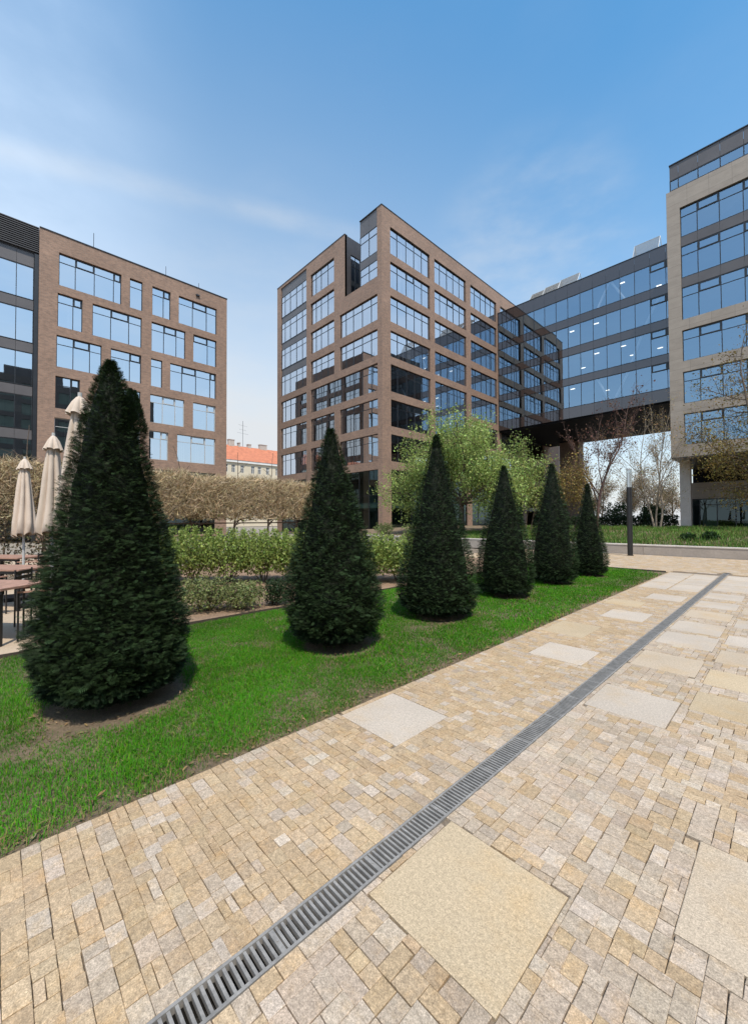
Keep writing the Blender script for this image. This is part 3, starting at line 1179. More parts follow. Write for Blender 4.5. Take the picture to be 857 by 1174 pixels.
# ------------------------------------------------------------------ right block
YR = 41.91
rig = thing('office_building', 'beige stone framed office block overhanging its dark ground floor, right edge', 'office building', (-7.16, YR, 0))
FR = face_y(YR)
RX0, RX1 = -7.16, 17.0
rr = [(25.5, 28.0), (21.98, 24.68), (18.38, 21.15), (14.85, 17.47), (11.27, 13.94), (7.8, 10.4)]
vr = [-5.12] + [-3.72 + 1.42 * k for k in range(14)]
vr = [v for v in vr if v < 15.2]
b_ = MB()
wall_holes(b_, FR, RX0, RX1, 6.79, 29.75, [(-6.24, 16.0, rr[2][0], rr[0][1])] + [(-6.24, 16.0, *r) for r in rr[3:]], .3)
b_.quad((RX0, YR, 6.79), (RX0, 58, 6.79), (RX0, 58, 29.75), (RX0, YR, 29.75))
b_.quad((RX0, YR, 29.75), (RX1, YR, 29.75), (RX1, 58, 29.75), (RX0, 58, 29.75))
b_.quad((RX1, YR, 6.79), (RX1, 58, 6.79), (RX1, 58, 29.75), (RX1, YR, 29.75))
b_.quad((RX0, 58, 6.79), (RX1, 58, 6.79), (RX1, 58, 29.75), (RX0, 58, 29.75))
b_.build('stone_wall', 'stone_cladding', rig)
for r in rr:
    window(rig, FR, -6.24, 16.0, *r, vr, .78, sash=tuple(range(1, 17, 2)), d=-.18, fw=.06, glass='bridge_glass')
for a, c in ((rr[0], rr[1]), (rr[1], rr[2])):
    panel(rig, FR, -6.24, 16.0, c[1] + .01, a[0] - .01, vr, d=-.13)
# set-back top storey
vu = [-6.32] + [-5.0 + 1.4 * k for k in range(14)]
b_ = MB()
FU = face_y(YR + .12)
window(rig, FU, -6.92, 14.6, 29.82, 30.75, vu, None, d=-.02, fw=.07, glass='bridge_glass')
panel(rig, FU, -6.92, 14.6, 30.77, 32.05, vu, d=.0)
b_.box(-6.95, 14.6, YR + .05, YR + .5, 32.05, 32.13)
b_.box(-6.9, 14.6, YR + .55, 57, 31.2, 31.5)
b_.quad((-6.92, YR + .2, 29.76), (-6.92, 57, 29.76), (-6.92, 57, 32.05), (-6.92, YR + .2, 32.05))
b_.build('roof', 'frame_metal', rig)
b_ = MB()
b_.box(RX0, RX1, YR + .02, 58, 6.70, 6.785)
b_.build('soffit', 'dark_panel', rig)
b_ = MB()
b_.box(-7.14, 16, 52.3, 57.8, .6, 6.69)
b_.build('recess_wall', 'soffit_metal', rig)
floors(rig, RX0 + .3, RX1 - .2, YR + .45, 57.5, [r[0] - .12 for r in rr], .55)
b_ = MB()
b_.box(-3, RX1 - .3, YR + 8, 57, 7, 29.6)
b_.build('interior_wall', 'interior_wall', rig)
for (x, y, z) in ((-3.0, 43.6, 24.95), (-2.2, 44.2, 24.95), (.4, 43.8, 21.4), (1.5, 44, 24.95), (2.6, 43.9, 17.7)):
    b_ = MB()
    b_.box(x, x + .9, y, y + .3, z - .05, z - .01)
    b_.build('ceiling_light', 'ceiling_lamp', rig)
# ground floor
b_ = MB()
b_.box(-6.54, 16, 47.0, 52.2, 3.42, 4.9)
b_.build('fascia', 'stone_cladding', rig)
FG = face_y(47.02)
window(rig, FG, -6.5, 15.8, .62, 3.41, [-5.95, -4.75, -3.5, -1.2, .6, 2.4, 4.2, 6, 8, 10, 12, 14], .55, d=-.05, fw=.07, glass='shop_glass')
b_ = MB()
b_.box(-5.9, -4.8, 48.2, 48.3, .62, 2.9)
b_.box(-3.2, 1.6, 50.2, 50.3, .62, 2.9)
b_.build('interior_wall', 'interior_wall', rig)
b_ = MB()
b_.box(-7.02, -6.26, 44.6, 45.3, .3, 6.70)
b_.build('column', 'column_stone', rig)
for x in (2.5, 9.5):
    b_ = MB()
    b_.box(x, x + .76, 44.6, 45.3, .3, 6.70)
    b_.build('column', 'column_stone', rig)

# ------------------------------------------------------------------ block across the plaza (mirrored in the glass)
blk = thing('office_building', 'dark office block across the plaza, mirrored low in the left glass bay', 'office building', (34, 8, 0))
FK = Frame((34, 0, 0), (0, 1, 0), (-1, 0, 0))
b_ = MB()
hk = [(-34 + 6.4 * i, -29 + 6.4 * i, 1.0 + 3.6 * j, 3.6 + 3.6 * j) for i in range(10) for j in range(9)]
wall_holes(b_, FK, -36, 31, 0, 34.0, hk, .3)
b_.quad((34, 31, 0), (52, 31, 0), (52, 31, 34.0), (34, 31, 34.0))
b_.quad((34, -36, 0), (52, -36, 0), (52, -36, 34.0), (34, -36, 34.0))
b_.quad((34, -36, 33.9), (52, -36, 33.9), (52, 31, 33.9), (34, 31, 33.9))
b_.build('brick_wall', 'dark_block', blk)
for h in hk:
    window(blk, FK, *h, even(h[0], h[1], 3), None, d=-.2, glass='shop_glass')
b_ = MB()
b_.box(38, 44, 2, 12, 34.0, 37.0)
b_.box(39, 42, -14, -8, 34.0, 36.0)
b_.build('plant_room', 'dark_panel', blk)
b_ = MB()
b_.box(35, 51.5, -35, 30, 0.1, 33.0)
b_.build('interior_wall', 'interior_wall', blk)

# ------------------------------------------------------------------ far house
hou = thing('house', 'distant cream house with red tiled roof between the two brick blocks', 'house', (-100, 50, 0))
b_ = MB()
FH = face_x(-100)
wins = [(20 + 2.45 * k + (.5 if k % 3 == 0 else 0), z) for k in range(24) for z in (14.2, 10.4, 6.6)]
wall_holes(b_, FH, 18, 82, 0, 17.0, [(u, u + 1.0, z, z + 1.9) for (u, z) in wins if z > 9], .25)
b_.quad((-100, 18, 0), (-112, 18, 0), (-112, 18, 17), (-100, 18, 17))
b_.quad((-100, 82, 0), (-112, 82, 0), (-112, 82, 17), (-100, 82, 17))
b_.build('wall', 'plaster', hou)
b_ = MB()
b_.box(-100.6, -99.6, 17.8, 82.2, 16.75, 17.35)
b_.build('cornice', 'white_trim', hou)
b_ = MB()
b_.add([(-99.5, 17.7, 17.36), (-99.5, 82.3, 17.36), (-106, 82.3, 22.3), (-106, 17.7, 22.3), (-112.5, 82.3, 17.36), (-112.5, 17.7, 17.36)],
       [(0, 1, 2, 3), (3, 2, 4, 5), (0, 3, 5), (1, 4, 2)])
rf = b_.build('roof', 'roof_tile', hou)
for (y, h, w_) in ((46.2, 1.5, 1.6), (49.0, .9, .5), (51.8, .8, .9), (55.4, 1.2, 2.2), (38, 1.4, 1.6), (62, 1.4, 1.6)):
    b_ = MB()
    b_.box(-106.6, -105.6, y, y + w_, 21.6, 22.2 + h)
    b_.box(-106.7, -105.5, y - .1, y + w_ + .1, 22.2 + h, 22.35 + h)
    b_.build('chimney', 'chimney_brick', rf)
for (u, z) in wins:
    if z > 9 and 38 < u < 62:
        b_ = MB()
        b_.fbox(FH, u, u + .09, z, z + 1.9, -.2, -.1)
        b_.fbox(FH, u + .91, u + 1, z, z + 1.9, -.2, -.1)
        b_.fbox(FH, u + .45, u + .55, z, z + 1.9, -.2, -.1)
        b_.fbox(FH, u + .09, u + .91, z + 1.2, z + 1.3, -.2, -.1)
        w = b_.build('window', 'white_trim', hou)
        b_ = MB()
        b_.quad(FH.p(u, z, -.22), FH.p(u + 1, z, -.22), FH.p(u + 1, z + 1.9, -.22), FH.p(u, z + 1.9, -.22))
        b_.build('pane', 'house_glass', w)
b_ = MB()
b_.tube((-106, 50.4, 22), (-106, 50.4, 29.5), .05, n=5)
for z, l in ((28.2, 1.3), (27.0, 1.0), (26.0, 1.6)):
    b_.tube((-106, 50.4 - l, z + .1), (-106, 50.4 + l, z - .1), .025, n=4)
b_.build('antenna', 'frame_metal', rf)

# ------------------------------------------------------------------ planter and lamp
pw = thing('planter_wall', 'long low pale stone planter wall across the far end of the paving', 'planter wall', (-6, 20.95, 0))
x = -30.0
b_ = MB()
bt = MB()
while x < 6:
    l = 3.62
    b_.box(x + .006, x + l - .006, 20.95, 21.22, -.1, .405)
    bt.box(x + .004, x + l - .004, 20.93, 21.25, .405, .455)
    x += l
b_.build('wall', 'pale_stone', pw)  # front toned darker than the top: its weaker sunlight put into the colours
bt.build('coping', 'column_stone', pw)
nx, ny = 60, 34
gx, gy = np.meshgrid(np.linspace(-29.8, 14, nx), np.linspace(21.2, 46.5, ny), indexing='ij')
def planter_z(x, y):
    return .40 + .42 * np.clip((y - 22) / 8, 0, 1) + .06 * np.sin(x * .9) * np.sin(y * .7)
gz = planter_z(gx, gy)
v = np.stack([gx, gy, gz], -1).reshape(-1, 3)
ii = (np.arange(nx - 1)[:, None] * ny + np.arange(ny - 1)[None]).ravel()
f = np.stack([ii, ii + ny, ii + ny + 1, ii + 1], 1)
tag(np_mesh('planter_soil', v, f, 'lawn_soil', smooth=True), kind='structure')
sheet('rear_terrace', -27, 18, 46.4, 72, .6, 'rear_paving')

lp = thing('street_lamp', 'black cylindrical post lamp with clear glass head before the planter wall', 'lamp', (-4.94, 20.08, 0))
b_ = MB()
b_.tube((-4.94, 20.08, -.01), (-4.94, 20.08, 2.98), .105, n=20)
b_.tube((-4.94, 20.08, -.012), (-4.94, 20.08, .02), .13, n=20)
b_.build('post', 'lamp_metal', lp, smooth=False)
b_ = MB()
b_.tube((-4.94, 20.08, 2.98), (-4.94, 20.08, 3.74), .098, n=20, caps=False)
gh = b_.build('glass_head', 'lamp_glass', lp, smooth=True)
b_ = MB()
b_.tube((-4.94, 20.08, 3.74), (-4.94, 20.08, 3.78), .104, n=20)
for k in range(4):
    a = math.pi / 2 * k + .4
    b_.tube((-4.94 + .085 * math.cos(a), 20.08 + .085 * math.sin(a), 2.98), (-4.94 + .085 * math.cos(a), 20.08 + .085 * math.sin(a), 3.74), .007, n=5)
b_.build('cap', 'pale_frame', gh)
b_ = MB()
b_.tube((-4.94, 20.08, 2.98), (-4.94, 20.08, 3.62), .07, n=12)
b_.build('reflector', 'white_steel', gh)


# ------------------------------------------------------------------ vegetation: helpers
def segs_mesh(segs, k=5):
    """tapered tubes from (p0, p1, r0, r1) rows"""
    P0 = np.array([s[0] for s in segs], float)
    P1 = np.array([s[1] for s in segs], float)
    R0 = np.array([s[2] for s in segs], float)
    R1 = np.array([s[3] for s in segs], float)
    d = nrm(P1 - P0)
    ref = np.where(np.abs(d[:, 2:3]) > .9, np.array([[1., 0, 0]]), np.array([[0, 0, 1.]]))
    a = nrm(np.cross(d, ref))
    b2 = np.cross(d, a)
    ang = np.arange(k) * 2 * np.pi / k
    ring = a[:, None] * np.cos(ang)[None, :, None] + b2[:, None] * np.sin(ang)[None, :, None]
    v = np.concatenate([P0[:, None] + ring * R0[:, None, None], P1[:, None] + ring * R1[:, None, None]], 1)
    i = np.arange(k)
    fl_ = np.stack([i, (i + 1) % k, k + (i + 1) % k, k + i], 1)
    f_ = (fl_[None] + (np.arange(len(segs)) * 2 * k)[:, None, None]).reshape(-1, 4)
    return v.reshape(-1, 3), f_


def grow(segs, tips, p, d, L, r, lvl, maxl, rnd, nseg=4, wob=.18, up=.06, kids=(3, 5), ang=(.45, .95), ratio=(.5, .72), first=.3, taper=.55):
    d = np.array(d, float)
    d /= np.linalg.norm(d)
    p = np.array(p, float)
    pts = [(p.copy(), d.copy(), r)]
    for i in range(nseg):
        r2 = r * (1 - (1 - taper) * (i + 1) / nseg)
        d = d + rnd.normal(0, wob, 3) + np.array([0, 0, up])
        d /= np.linalg.norm(d)
        q = p + d * L / nseg
        segs.append((p, q, pts[-1][2], r2, lvl))
        p = q
        pts.append((p.copy(), d.copy(), r2))
    if lvl >= maxl:
        tips.append((p, d))
        for (q, dd, _) in pts[1:-1]:
            tips.append((q, dd))
        return
    nk = rnd.integers(kids[0], kids[1] + 1)
    for k in range(nk):
        t_ = first + (1 - first) * (k + rnd.random()) / nk
        i = min(int(t_ * nseg), nseg - 1)
        w = t_ * nseg - i
        q = pts[i][0] * (1 - w) + pts[i + 1][0] * w
        dd = pts[i + 1][1]
        az = rnd.random() * 2 * np.pi
        o1 = np.cross(dd, [.3, .2, .93])
        o1 /= np.linalg.norm(o1)
        o2 = np.cross(dd, o1)
        a_ = rnd.uniform(*ang)
        nd = dd * math.cos(a_) + (o1 * math.cos(az) + o2 * math.sin(az)) * math.sin(a_)
        grow(segs, tips, q, nd, L * rnd.uniform(*ratio), max(pts[i + 1][2] * .62, .004), lvl + 1, maxl, rnd, nseg, wob, up, kids, ang, ratio, .15, .5)
    grow(segs, tips, pts[-1][0], pts[-1][1], L * .62, pts[-1][2], lvl + 1, maxl, rnd, nseg, wob, up, kids, ang, ratio, .15, .5)


LEAF_V = np.array([(-.5, 0, 0), (0, -.12, 0), (.5, 0, 0), (0, 1, .08)], float) * np.array([.5, 1, 1])
LEAF_V = np.array([(0, 0, 0), (.30, .45, .04), (0, 1, -.03), (-.30, .45, .04)], float)
LEAF_F = np.array([(0, 1, 2, 3)])


def rand_dirs(n, up=0.0):
    v = rng.normal(0, 1, (n, 3))
    v[:, 2] += up
    return nrm(v)


def leaves(pos, size, base, amt=.22, hue=.08, up=.2, sizevar=.3):
    n = len(pos)
    rot = frames_from(rand_dirs(n, up), rand_dirs(n, .8))
    return scatter(LEAF_V, LEAF_F, pos, rot, size * (1 + rng.normal(0, sizevar, n)).clip(.35, 2), jitcol(base, n, amt, hue))


# ------------------------------------------------------------------ clipped conifers
# a flat yew spray: pointed leaflets along a stalk
SPR = []
for k in range(9):
    y = .08 + .105 * k
    s = 1 if k % 2 else -1
    ln = .46 * (1 - .55 * abs(k / 8 - .35))
    w = .085
    dx, dy = s * ln * .80, ln * .66
    px, py = -dy / ln * w * .5 * s, dx / ln * w * .5 * s
    SPR += [(0, y, 0), (dx * .5 + px, y + dy * .5 + py, .03), (dx, y + dy, -.05), (dx * .5 - px, y + dy * .5 - py, .03)]
SPR += [(0, .82, 0), (.05, 1.0, .02), (0, 1.22, -.03), (-.05, 1.0, .02)]
SPR += [(-.025, -.1, 0), (.025, -.1, 0), (.015, .85, .01), (-.015, .85, .01)]
SPR = np.array(SPR)
SPR_F = np.arange(len(SPR)).reshape(-1, 4)


def conifer(loc, h, w, prof, nsp, size, label, seed, tips=(), lean=(0, 0), rough=.05):
    global rng
    keep = rng
    rng = np.random.default_rng(seed)
    t0 = thing('conical_yew', label, 'conifer', loc, 0, 'row of clipped conical conifers')
    X, Y, Z = loc
    prof = np.array(prof)
    ph = rng.random(12) * 6.28
    def Rad(t_, th):
        r = np.interp(t_, prof[:, 0], prof[:, 1]) * w / 2
        nz = sum(np.sin(th * a + t_ * b2 + ph[i]) for i, (a, b2) in enumerate(((2, 7), (3, -13), (5, 21), (7, -30), (4, 43), (9, 55), (11, -70), (6, 90)))) / 8
        return r * (1 + rough * 2.2 * nz) + .02
    zb = .10
    def pos(t_, th, k):
        r = Rad(t_, th) * k
        return np.stack([X + lean[0] * t_ + r * np.cos(th), Y + lean[1] * t_ + r * np.sin(th), Z + zb + t_ * (h - zb)], -1)
    # dark inner body
    nt, na = 46, 40
    tt, aa = np.meshgrid(np.linspace(0.0, .975, nt), np.arange(na) * 2 * np.pi / na, indexing='ij')
    v = pos(tt.ravel(), aa.ravel(), .80)
    i, j = np.meshgrid(np.arange(nt - 1), np.arange(na), indexing='ij')
    i, j = i.ravel(), j.ravel()
    f = np.stack([i * na + j, i * na + (j + 1) % na, (i + 1) * na + (j + 1) % na, (i + 1) * na + j], 1)
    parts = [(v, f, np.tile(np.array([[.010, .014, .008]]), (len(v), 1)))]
    # sprays over the surface, in loose tiers
    tg = np.linspace(0, 1, 400)
    wgt = np.interp(tg, prof[:, 0], prof[:, 1]) + .06
    cdf = np.cumsum(wgt) / wgt.sum()
    t_ = np.interp(rng.random(nsp), cdf, tg)
    th = rng.random(nsp) * 2 * np.pi
    k = .78 + .24 * rng.random(nsp) ** .8
    P = pos(t_, th, k)
    out = np.stack([np.cos(th), np.sin(th), np.zeros(nsp)], -1)
    tan = np.stack([-np.sin(th), np.cos(th), np.zeros(nsp)], -1)
    # broad branch-level orientation so that neighbouring sprays agree
    sw = np.sin(th * 6 + t_ * 55 + ph[1]) * .5 + np.sin(th * 11 - t_ * 90 + ph[2]) * .4
    lift = .16 + .5 * np.clip((t_ - .75) / .25, 0, 1)
    ax = out * .85 + tan * (sw[:, None] * .9 + rng.normal(0, .6, (nsp, 1))) + np.array([[0, 0, 1.]]) * (lift[:, None] + rng.normal(0, .28, (nsp, 1)))
    up = np.array([[0, 0, 1.]]) + out * .45 + rng.normal(0, .38, (nsp, 3))
    rot = frames_from(ax, up)
    sz = size * (1 + rng.normal(0, .25, nsp)).clip(.5, 1.7) * (1 - .35 * t_)
    base = np.array([.018, .034, .012])[None] * (1 + .35 * sw[:, None].clip(-1, 1)) * (1 + rng.normal(0, .28, (nsp, 1)).clip(-.6, .9))
    fresh = rng.random(nsp) < .15
    base[fresh] = np.array([.034, .066, .027]) * (1 + rng.normal(0, .2, (fresh.sum(), 1)))
    parts.append(scatter(SPR, SPR_F, P, rot, sz, base.clip(.004, .3)))
    # leading shoots
    for (dx, dy, zt, hl_, rw) in ((lean[0], lean[1], h, .22, .05),) + tuple(tips):
        m_ = int(nsp * .012) + 60 + int(nsp * .1 * hl_)
        q = rng.random(m_)
        th2 = rng.random(m_) * 2 * np.pi
        rr_ = rw * (1 - q) ** .8 + .012
        P2 = np.stack([X + dx + rr_ * np.cos(th2), Y + dy + rr_ * np.sin(th2), Z + zt - hl_ + q * hl_], -1)
        ax2 = np.stack([np.cos(th2), np.sin(th2), .5 + 1.2 * q + rng.normal(0, .2, m_)], -1)
        parts.append(scatter(SPR, SPR_F, P2, frames_from(ax2, np.array([[0, 0, 1.]]) + rng.normal(0, .4, (m_, 3))), size * .62 * (1 + rng.normal(0, .2, m_)), jitcol((.018, .037, .016), m_, .3)))
    # low stray twigs at the skirt
    m_ = nsp // 14
    th2 = rng.random(m_) * 2 * np.pi
    P2 = pos(rng.random(m_) * .05, th2, .88 + .16 * rng.random(m_))
    ax2 = np.stack([np.cos(th2), np.sin(th2), rng.normal(-.25, .3, m_)], -1)
    parts.append(scatter(SPR, SPR_F, P2, frames_from(ax2, np.array([[0, 0, 1.]]) + rng.normal(0, .3, (m_, 3))), size * 1.1 * np.ones(m_), jitcol((.014, .028, .012), m_, .3)))
    v, f, c = cat_arrays(parts)
    np_mesh('crown', v, f, 'conifer_leaf', c, t0)
    b_ = MB()
    b_.tube((X, Y, Z - .05), (X + lean[0], Y + lean[1], Z + h * .9), .06, .01, 8)
    b_.tube((X + .05, Y, Z - .05), (X + .10, Y + .03, Z + .5), .035, .02, 6)
    b_.build('trunk', 'trunk_bark', t0)
    rng = keep
    return t0


PA = [(0, .60), (.03, .84), (.08, .97), (.13, 1.0), (.24, .93), (.36, .82), (.50, .66), (.62, .54), (.72, .44), (.82, .33), (.90, .21), (.96, .10), (1, .01)]
PB = [(0, .55), (.03, .78), (.09, .95), (.18, 1.0), (.30, .90), (.45, .72), (.60, .53), (.75, .36), (.87, .21), (.95, .11), (1, .02)]
PC = [(0, .70), (.03, .88), (.10, 1.0), (.20, .96), (.38, .77), (.55, .57), (.70, .39), (.83, .23), (.93, .11), (1, .01)]
PD = [(0, .70), (.04, .90), (.12, 1.0), (.25, .95), (.42, .80), (.60, .59), (.76, .37), (.88, .21), (.96, .10), (1, .02)]
conifer((-4.30, .82, 0), 3.06, 1.18, PA, 38000, .047, 'large dark conical conifer in the front, with a second tip right of its top', 11,
        tips=((.09, .10, 2.80, .40, .10),), lean=(-.02, -.05), rough=.07)
conifer((-4.17, 3.25, 0), 2.78, 1.22, PB, 26000, .047, 'dark conical conifer before the middle block\'s left face, slightly lopsided', 12, lean=(0, -.06), rough=.07)
conifer((-4.17, 5.44, 0), 3.02, 1.26, PC, 19000, .05, 'dark conical conifer whose pointed top stands before the green tree\'s left half', 13, rough=.035)
conifer((-4.24, 7.85, 0), 2.72, 1.10, PD, 12000, .058, 'smooth dark conical conifer in front of the green tree\'s trunk, fourth in the row', 14, rough=.02)
conifer((-4.19, 10.17, 0), 2.98, 1.09, PD, 10000, .06, 'slim smooth conical conifer before the gap left of the brick pier', 15, rough=.02)
conifer((-4.05, 12.27, 0), 2.58, .90, PC, 8500, .06, 'smallest conical conifer, last in the row near the lawn\'s far end', 16, rough=.02)

# ------------------------------------------------------------------ grass
def blades(xy, z, hgt, wid, lean, col, mat, name, tipcol=1.25):
    n = len(xy)
    th = rng.random(n) * 2 * np.pi
    a = np.stack([np.cos(th), np.sin(th)], -1)
    s = np.stack([-a[:, 1], a[:, 0]], -1)
    ln = np.abs(rng.normal(0, lean, n))
    H = hgt * (1 + rng.normal(0, .25, n)).clip(.35, 1.8)
    base = np.concatenate([xy, z[:, None]], 1)
    def at(t_, w):
        off = a * (ln * H * t_ ** 2)[:, None]
        zz = H * t_ * (1 - .35 * np.minimum(ln, 1) * t_)
        l = base + np.concatenate([off - s * (wid * w / 2)[:, None], zz[:, None]], 1)
        r = base + np.concatenate([off + s * (wid * w / 2)[:, None], zz[:, None]], 1)
        return l, r
    rows_ = [at(0, .8), at(.55, 1.0), at(1.0, .12)]
    v = np.stack([q for rw in rows_ for q in rw], 1)
    fl_ = np.array([(0, 1, 3, 2), (2, 3, 5, 4)])
    f = (fl_[None] + (np.arange(n) * 6)[:, None, None]).reshape(-1, 4)
    return v.reshape(-1, 3), f, np.repeat(col, 6, 0)


def patch(xy, sc, seed):
    return np.array([mnoise.noise(Vector((p[0] * sc + seed, p[1] * sc, seed * .7))) for p in xy])


TREES = [(-4.30, .82, .62), (-4.17, 3.25, .50), (-4.17, 5.44, .47), (-4.24, 7.85, .42), (-4.19, 10.17, .38), (-4.05, 12.27, .34)]
parts = []
for (y0, y1, dens, wd, hg) in ((-1.6, .6, 9500, .0033, .034), (.6, 3.0, 13500, .0036, .036), (3.0, 6.0, 6500, .0058, .038), (6.0, 14.6, 3000, .009, .040)):
    n = int((y1 - y0) * (LX1 - LX0) * dens)
    xy = np.stack([rng.uniform(LX0 + .02, LX1 - .008, n), rng.uniform(y0, y1, n)], 1)
    keepp = np.ones(n, bool)
    edge = (LX1 - xy[:, 0])
    pn = patch(xy, 3.0, 2.0)
    pl = patch(xy, .9, 9.0)
    keepp &= rng.random(n) < np.clip((edge + .06 + .09 * pn) / .20, .10, 1)
    keepp &= rng.random(n) < np.clip((xy[:, 0] - LX0 + .05) / .12, .25, 1)
    for (tx, ty, tr) in TREES:
        # the worn ground lies under the crown and a little towards the path
        d_ = np.hypot(xy[:, 0] - tx - .10, xy[:, 1] - ty) / tr + .16 * pn
        keepp &= rng.random(n) < np.clip((d_ - .82) / .28, .015, 1)
    keepp &= rng.random(n) < np.clip(1.05 + .9 * pn, .55, 1)
    if y1 > 14:
        keepp &= rng.random(n) < np.clip(np.hypot((xy[:, 0] - LX1) / 1.0, (xy[:, 1] - LY1) / 1.1) - .25 + .2 * pn, .06, 1)
    xy, pn, pl, edge = xy[keepp], pn[keepp], pl[keepp], edge[keepp]
    n = len(xy)
    base = np.array([.062, .225, .012])[None] * (1 + .38 * pl[:, None]) * (1 + .22 * pn[:, None]) * (1 + rng.normal(0, .16, (n, 1)).clip(-.6, .8))
    base = base * (1 + rng.normal(0, .07, (n, 3)))
    yel = (rng.random(n) < .10 + .2 * np.clip(-pn, 0, 1))
    base[yel] = base[yel] * np.array([2.3, 1.15, 1.2])
    dry = rng.random(n) < .035 + .22 * np.clip(-pn - .25, 0, 1) + .62 * np.exp(-edge / .09)
    base[dry] = np.array([.28, .21, .10]) * (1 + rng.normal(0, .25, (dry.sum(), 1)))
    hh = hg * (1 + .35 * pl) * (1 + .25 * pn)
    parts.append(blades(xy, np.full(n, -.014), hh, np.full(n, wd), .75, base.clip(.004, .5), None, None))
v, f, c = cat_arrays(parts)
tag(np_mesh('lawn_grass', v, f, 'grass_blade', c), 'bright green mown grass of the long lawn strip', 'grass', kind='stuff')
# dead leaves and straw on the worn patches
n = 1800
k = rng.integers(0, len(TREES), n)
T = np.array(TREES)[k]
a = rng.random(n) * 6.28
q = T[:, 2] * np.sqrt(rng.random(n)) * 1.1
pos = np.stack([T[:, 0] + .1 + q * np.cos(a), T[:, 1] + q * np.sin(a), np.full(n, .006)], 1)
P3 = np.stack([rng.uniform(LX1 - .2, LX1 - .01, 420), rng.uniform(-.8, 8, 420), np.full(420, .006)], 1)
pos = np.concatenate([pos, P3])
n = len(pos)
d_ = rng.normal(0, 1, (n, 3)) * np.array([1, 1, .12])
v, f, c = scatter(LEAF_V * np.array([.5, 1, 1]), LEAF_F, pos, frames_from(d_, np.array([[0, 0, 1.]]) + rng.normal(0, .3, (n, 3))), .035 * (1 + rng.normal(0, .4, n)).clip(.3, 2), jitcol((.20, .14, .075), n, .35))
tag(np_mesh('leaf_litter', v, f, 'dry_twig', c), 'dry brown leaf litter and straw on the worn lawn patches', 'litter', kind='stuff')

# planter meadow
n = 95000
u_ = rng.random(n)
xy = np.stack([rng.uniform(-17, 8, n), 21.25 + 20 * u_ ** 1.5], 1)
pn, pl = patch(xy, 1.1, 4.0), patch(xy, .35, 7.0)
kp = rng.random(n) < np.clip(.75 + 1.2 * pl, .25, 1)
xy, pn, pl = xy[kp], pn[kp], pl[kp]
n = len(xy)
base = np.array([.105, .205, .040])[None] * (1 + .3 * pl[:, None]) * (1 + rng.normal(0, .25, (n, 1)).clip(-.6, .8)) * (1 + rng.normal(0, .08, (n, 3)))
dr_ = rng.random(n) < .16
base[dr_] = np.array([.26, .23, .10]) * (1 + rng.normal(0, .2, (dr_.sum(), 1)))
v, f, c = blades(xy, planter_z(xy[:, 0], xy[:, 1]) - .02, .20 * (1 + .8 * pn).clip(.4, 2), np.full(n, .022), .6, base.clip(.004, .5), None, None)
tag(np_mesh('planter_grass', v, f, 'grass_blade', c), 'tufty pale green grass growing in the raised planter', 'grass', kind='stuff')
# dark tufts
for (x, y, h, r, lab) in ((-3.55, 24.3, .34, .35, 'dark green leafy tuft in the planter grass, left one of a pair'), (-2.75, 24.6, .36, .38, 'dark green leafy tuft in the planter grass, right one of a pair')):
    n = 700
    q = rng.normal(0, 1, (n, 3))
    q = nrm(q) * rng.random((n, 1)) ** .4
    pos = np.stack([x + q[:, 0] * r, y + q[:, 1] * r, planter_z(x, y) + .02 + np.abs(q[:, 2]) * h], 1)
    v, f, c = leaves(pos, .11, (.028, .062, .016), up=.6)
    tag(np_mesh('plant_tuft', v, f, 'spring_leaf', c, None, (x, y, planter_z(x, y))), lab, 'plant', 'dark tufts in the planter')


# ------------------------------------------------------------------ trees
def tree_thing(name, label, cat, loc, segs, mat, leafparts=None, group=None, split=.03, leafmat='spring_leaf'):
    t0 = thing(name, label, cat, loc, 0, group)
    big = [s for s in segs if s[2] > split]
    small = [s for s in segs if s[2] <= split]
    if big:
        v, f = segs_mesh([s[:4] for s in big], 6)
        np_mesh('trunk', v, f, mat, None, t0, smooth=True)
    if small:
        v, f = segs_mesh([s[:4] for s in small], 4)
        np_mesh('twigs', v, f, mat, None, t0)
    if leafparts:
        v, f, c = cat_arrays(leafparts)
        np_mesh('crown', v, f, leafmat, c, t0)
    return t0


# spring-green tree
rnd = np.random.default_rng(21)
segs, tips = [], []
B0 = np.array([-17.0, 25.2, .6])
trk = [B0, B0 + [0, 0, 1.4], B0 + [-.05, .1, 2.5]]
segs += [(trk[0], trk[1], .21, .17, 0), (trk[1], trk[2], .17, .15, 0)]
for k in range(13):
    az = k * 2.4 + rnd.uniform(-.3, .3)
    el = (.22, .5, .8, 1.1)[k % 4]
    d = (math.cos(az) * math.cos(el), math.sin(az) * math.cos(el), math.sin(el))
    st = trk[1] + (trk[2] - trk[1]) * rnd.uniform(.2, 1)
    grow(segs, tips, st, d, rnd.uniform(3.1, 3.9) * (1 if el < .9 else 1.12), .095, 1, 3, rnd, 5, .16, .05, (4, 5), (.4, .95), (.46, .66))
tp = np.array([t_[0] for t_ in tips])
print('green tree tips', len(tp), tp.min(0), tp.max(0))
sel = rnd.integers(0, len(tp), 54000)
pos = tp[sel] + rnd.normal(0, .32, (54000, 3)) - np.array([0, 0, .05])
cl = np.array([mnoise.noise(Vector(p * .55)) for p in pos])
lp_ = leaves(pos, .135, (.30, .39, .115), .25, .08, .1)
lp_[2][:] *= np.repeat(1 + .25 * cl[:, None], 4, 0)
tree_thing('broadleaf_tree', 'broad tree in fresh yellow-green spring leaf before the brick block', 'tree', tuple(B0), segs, 'trunk_bark', [lp_], split=-1)

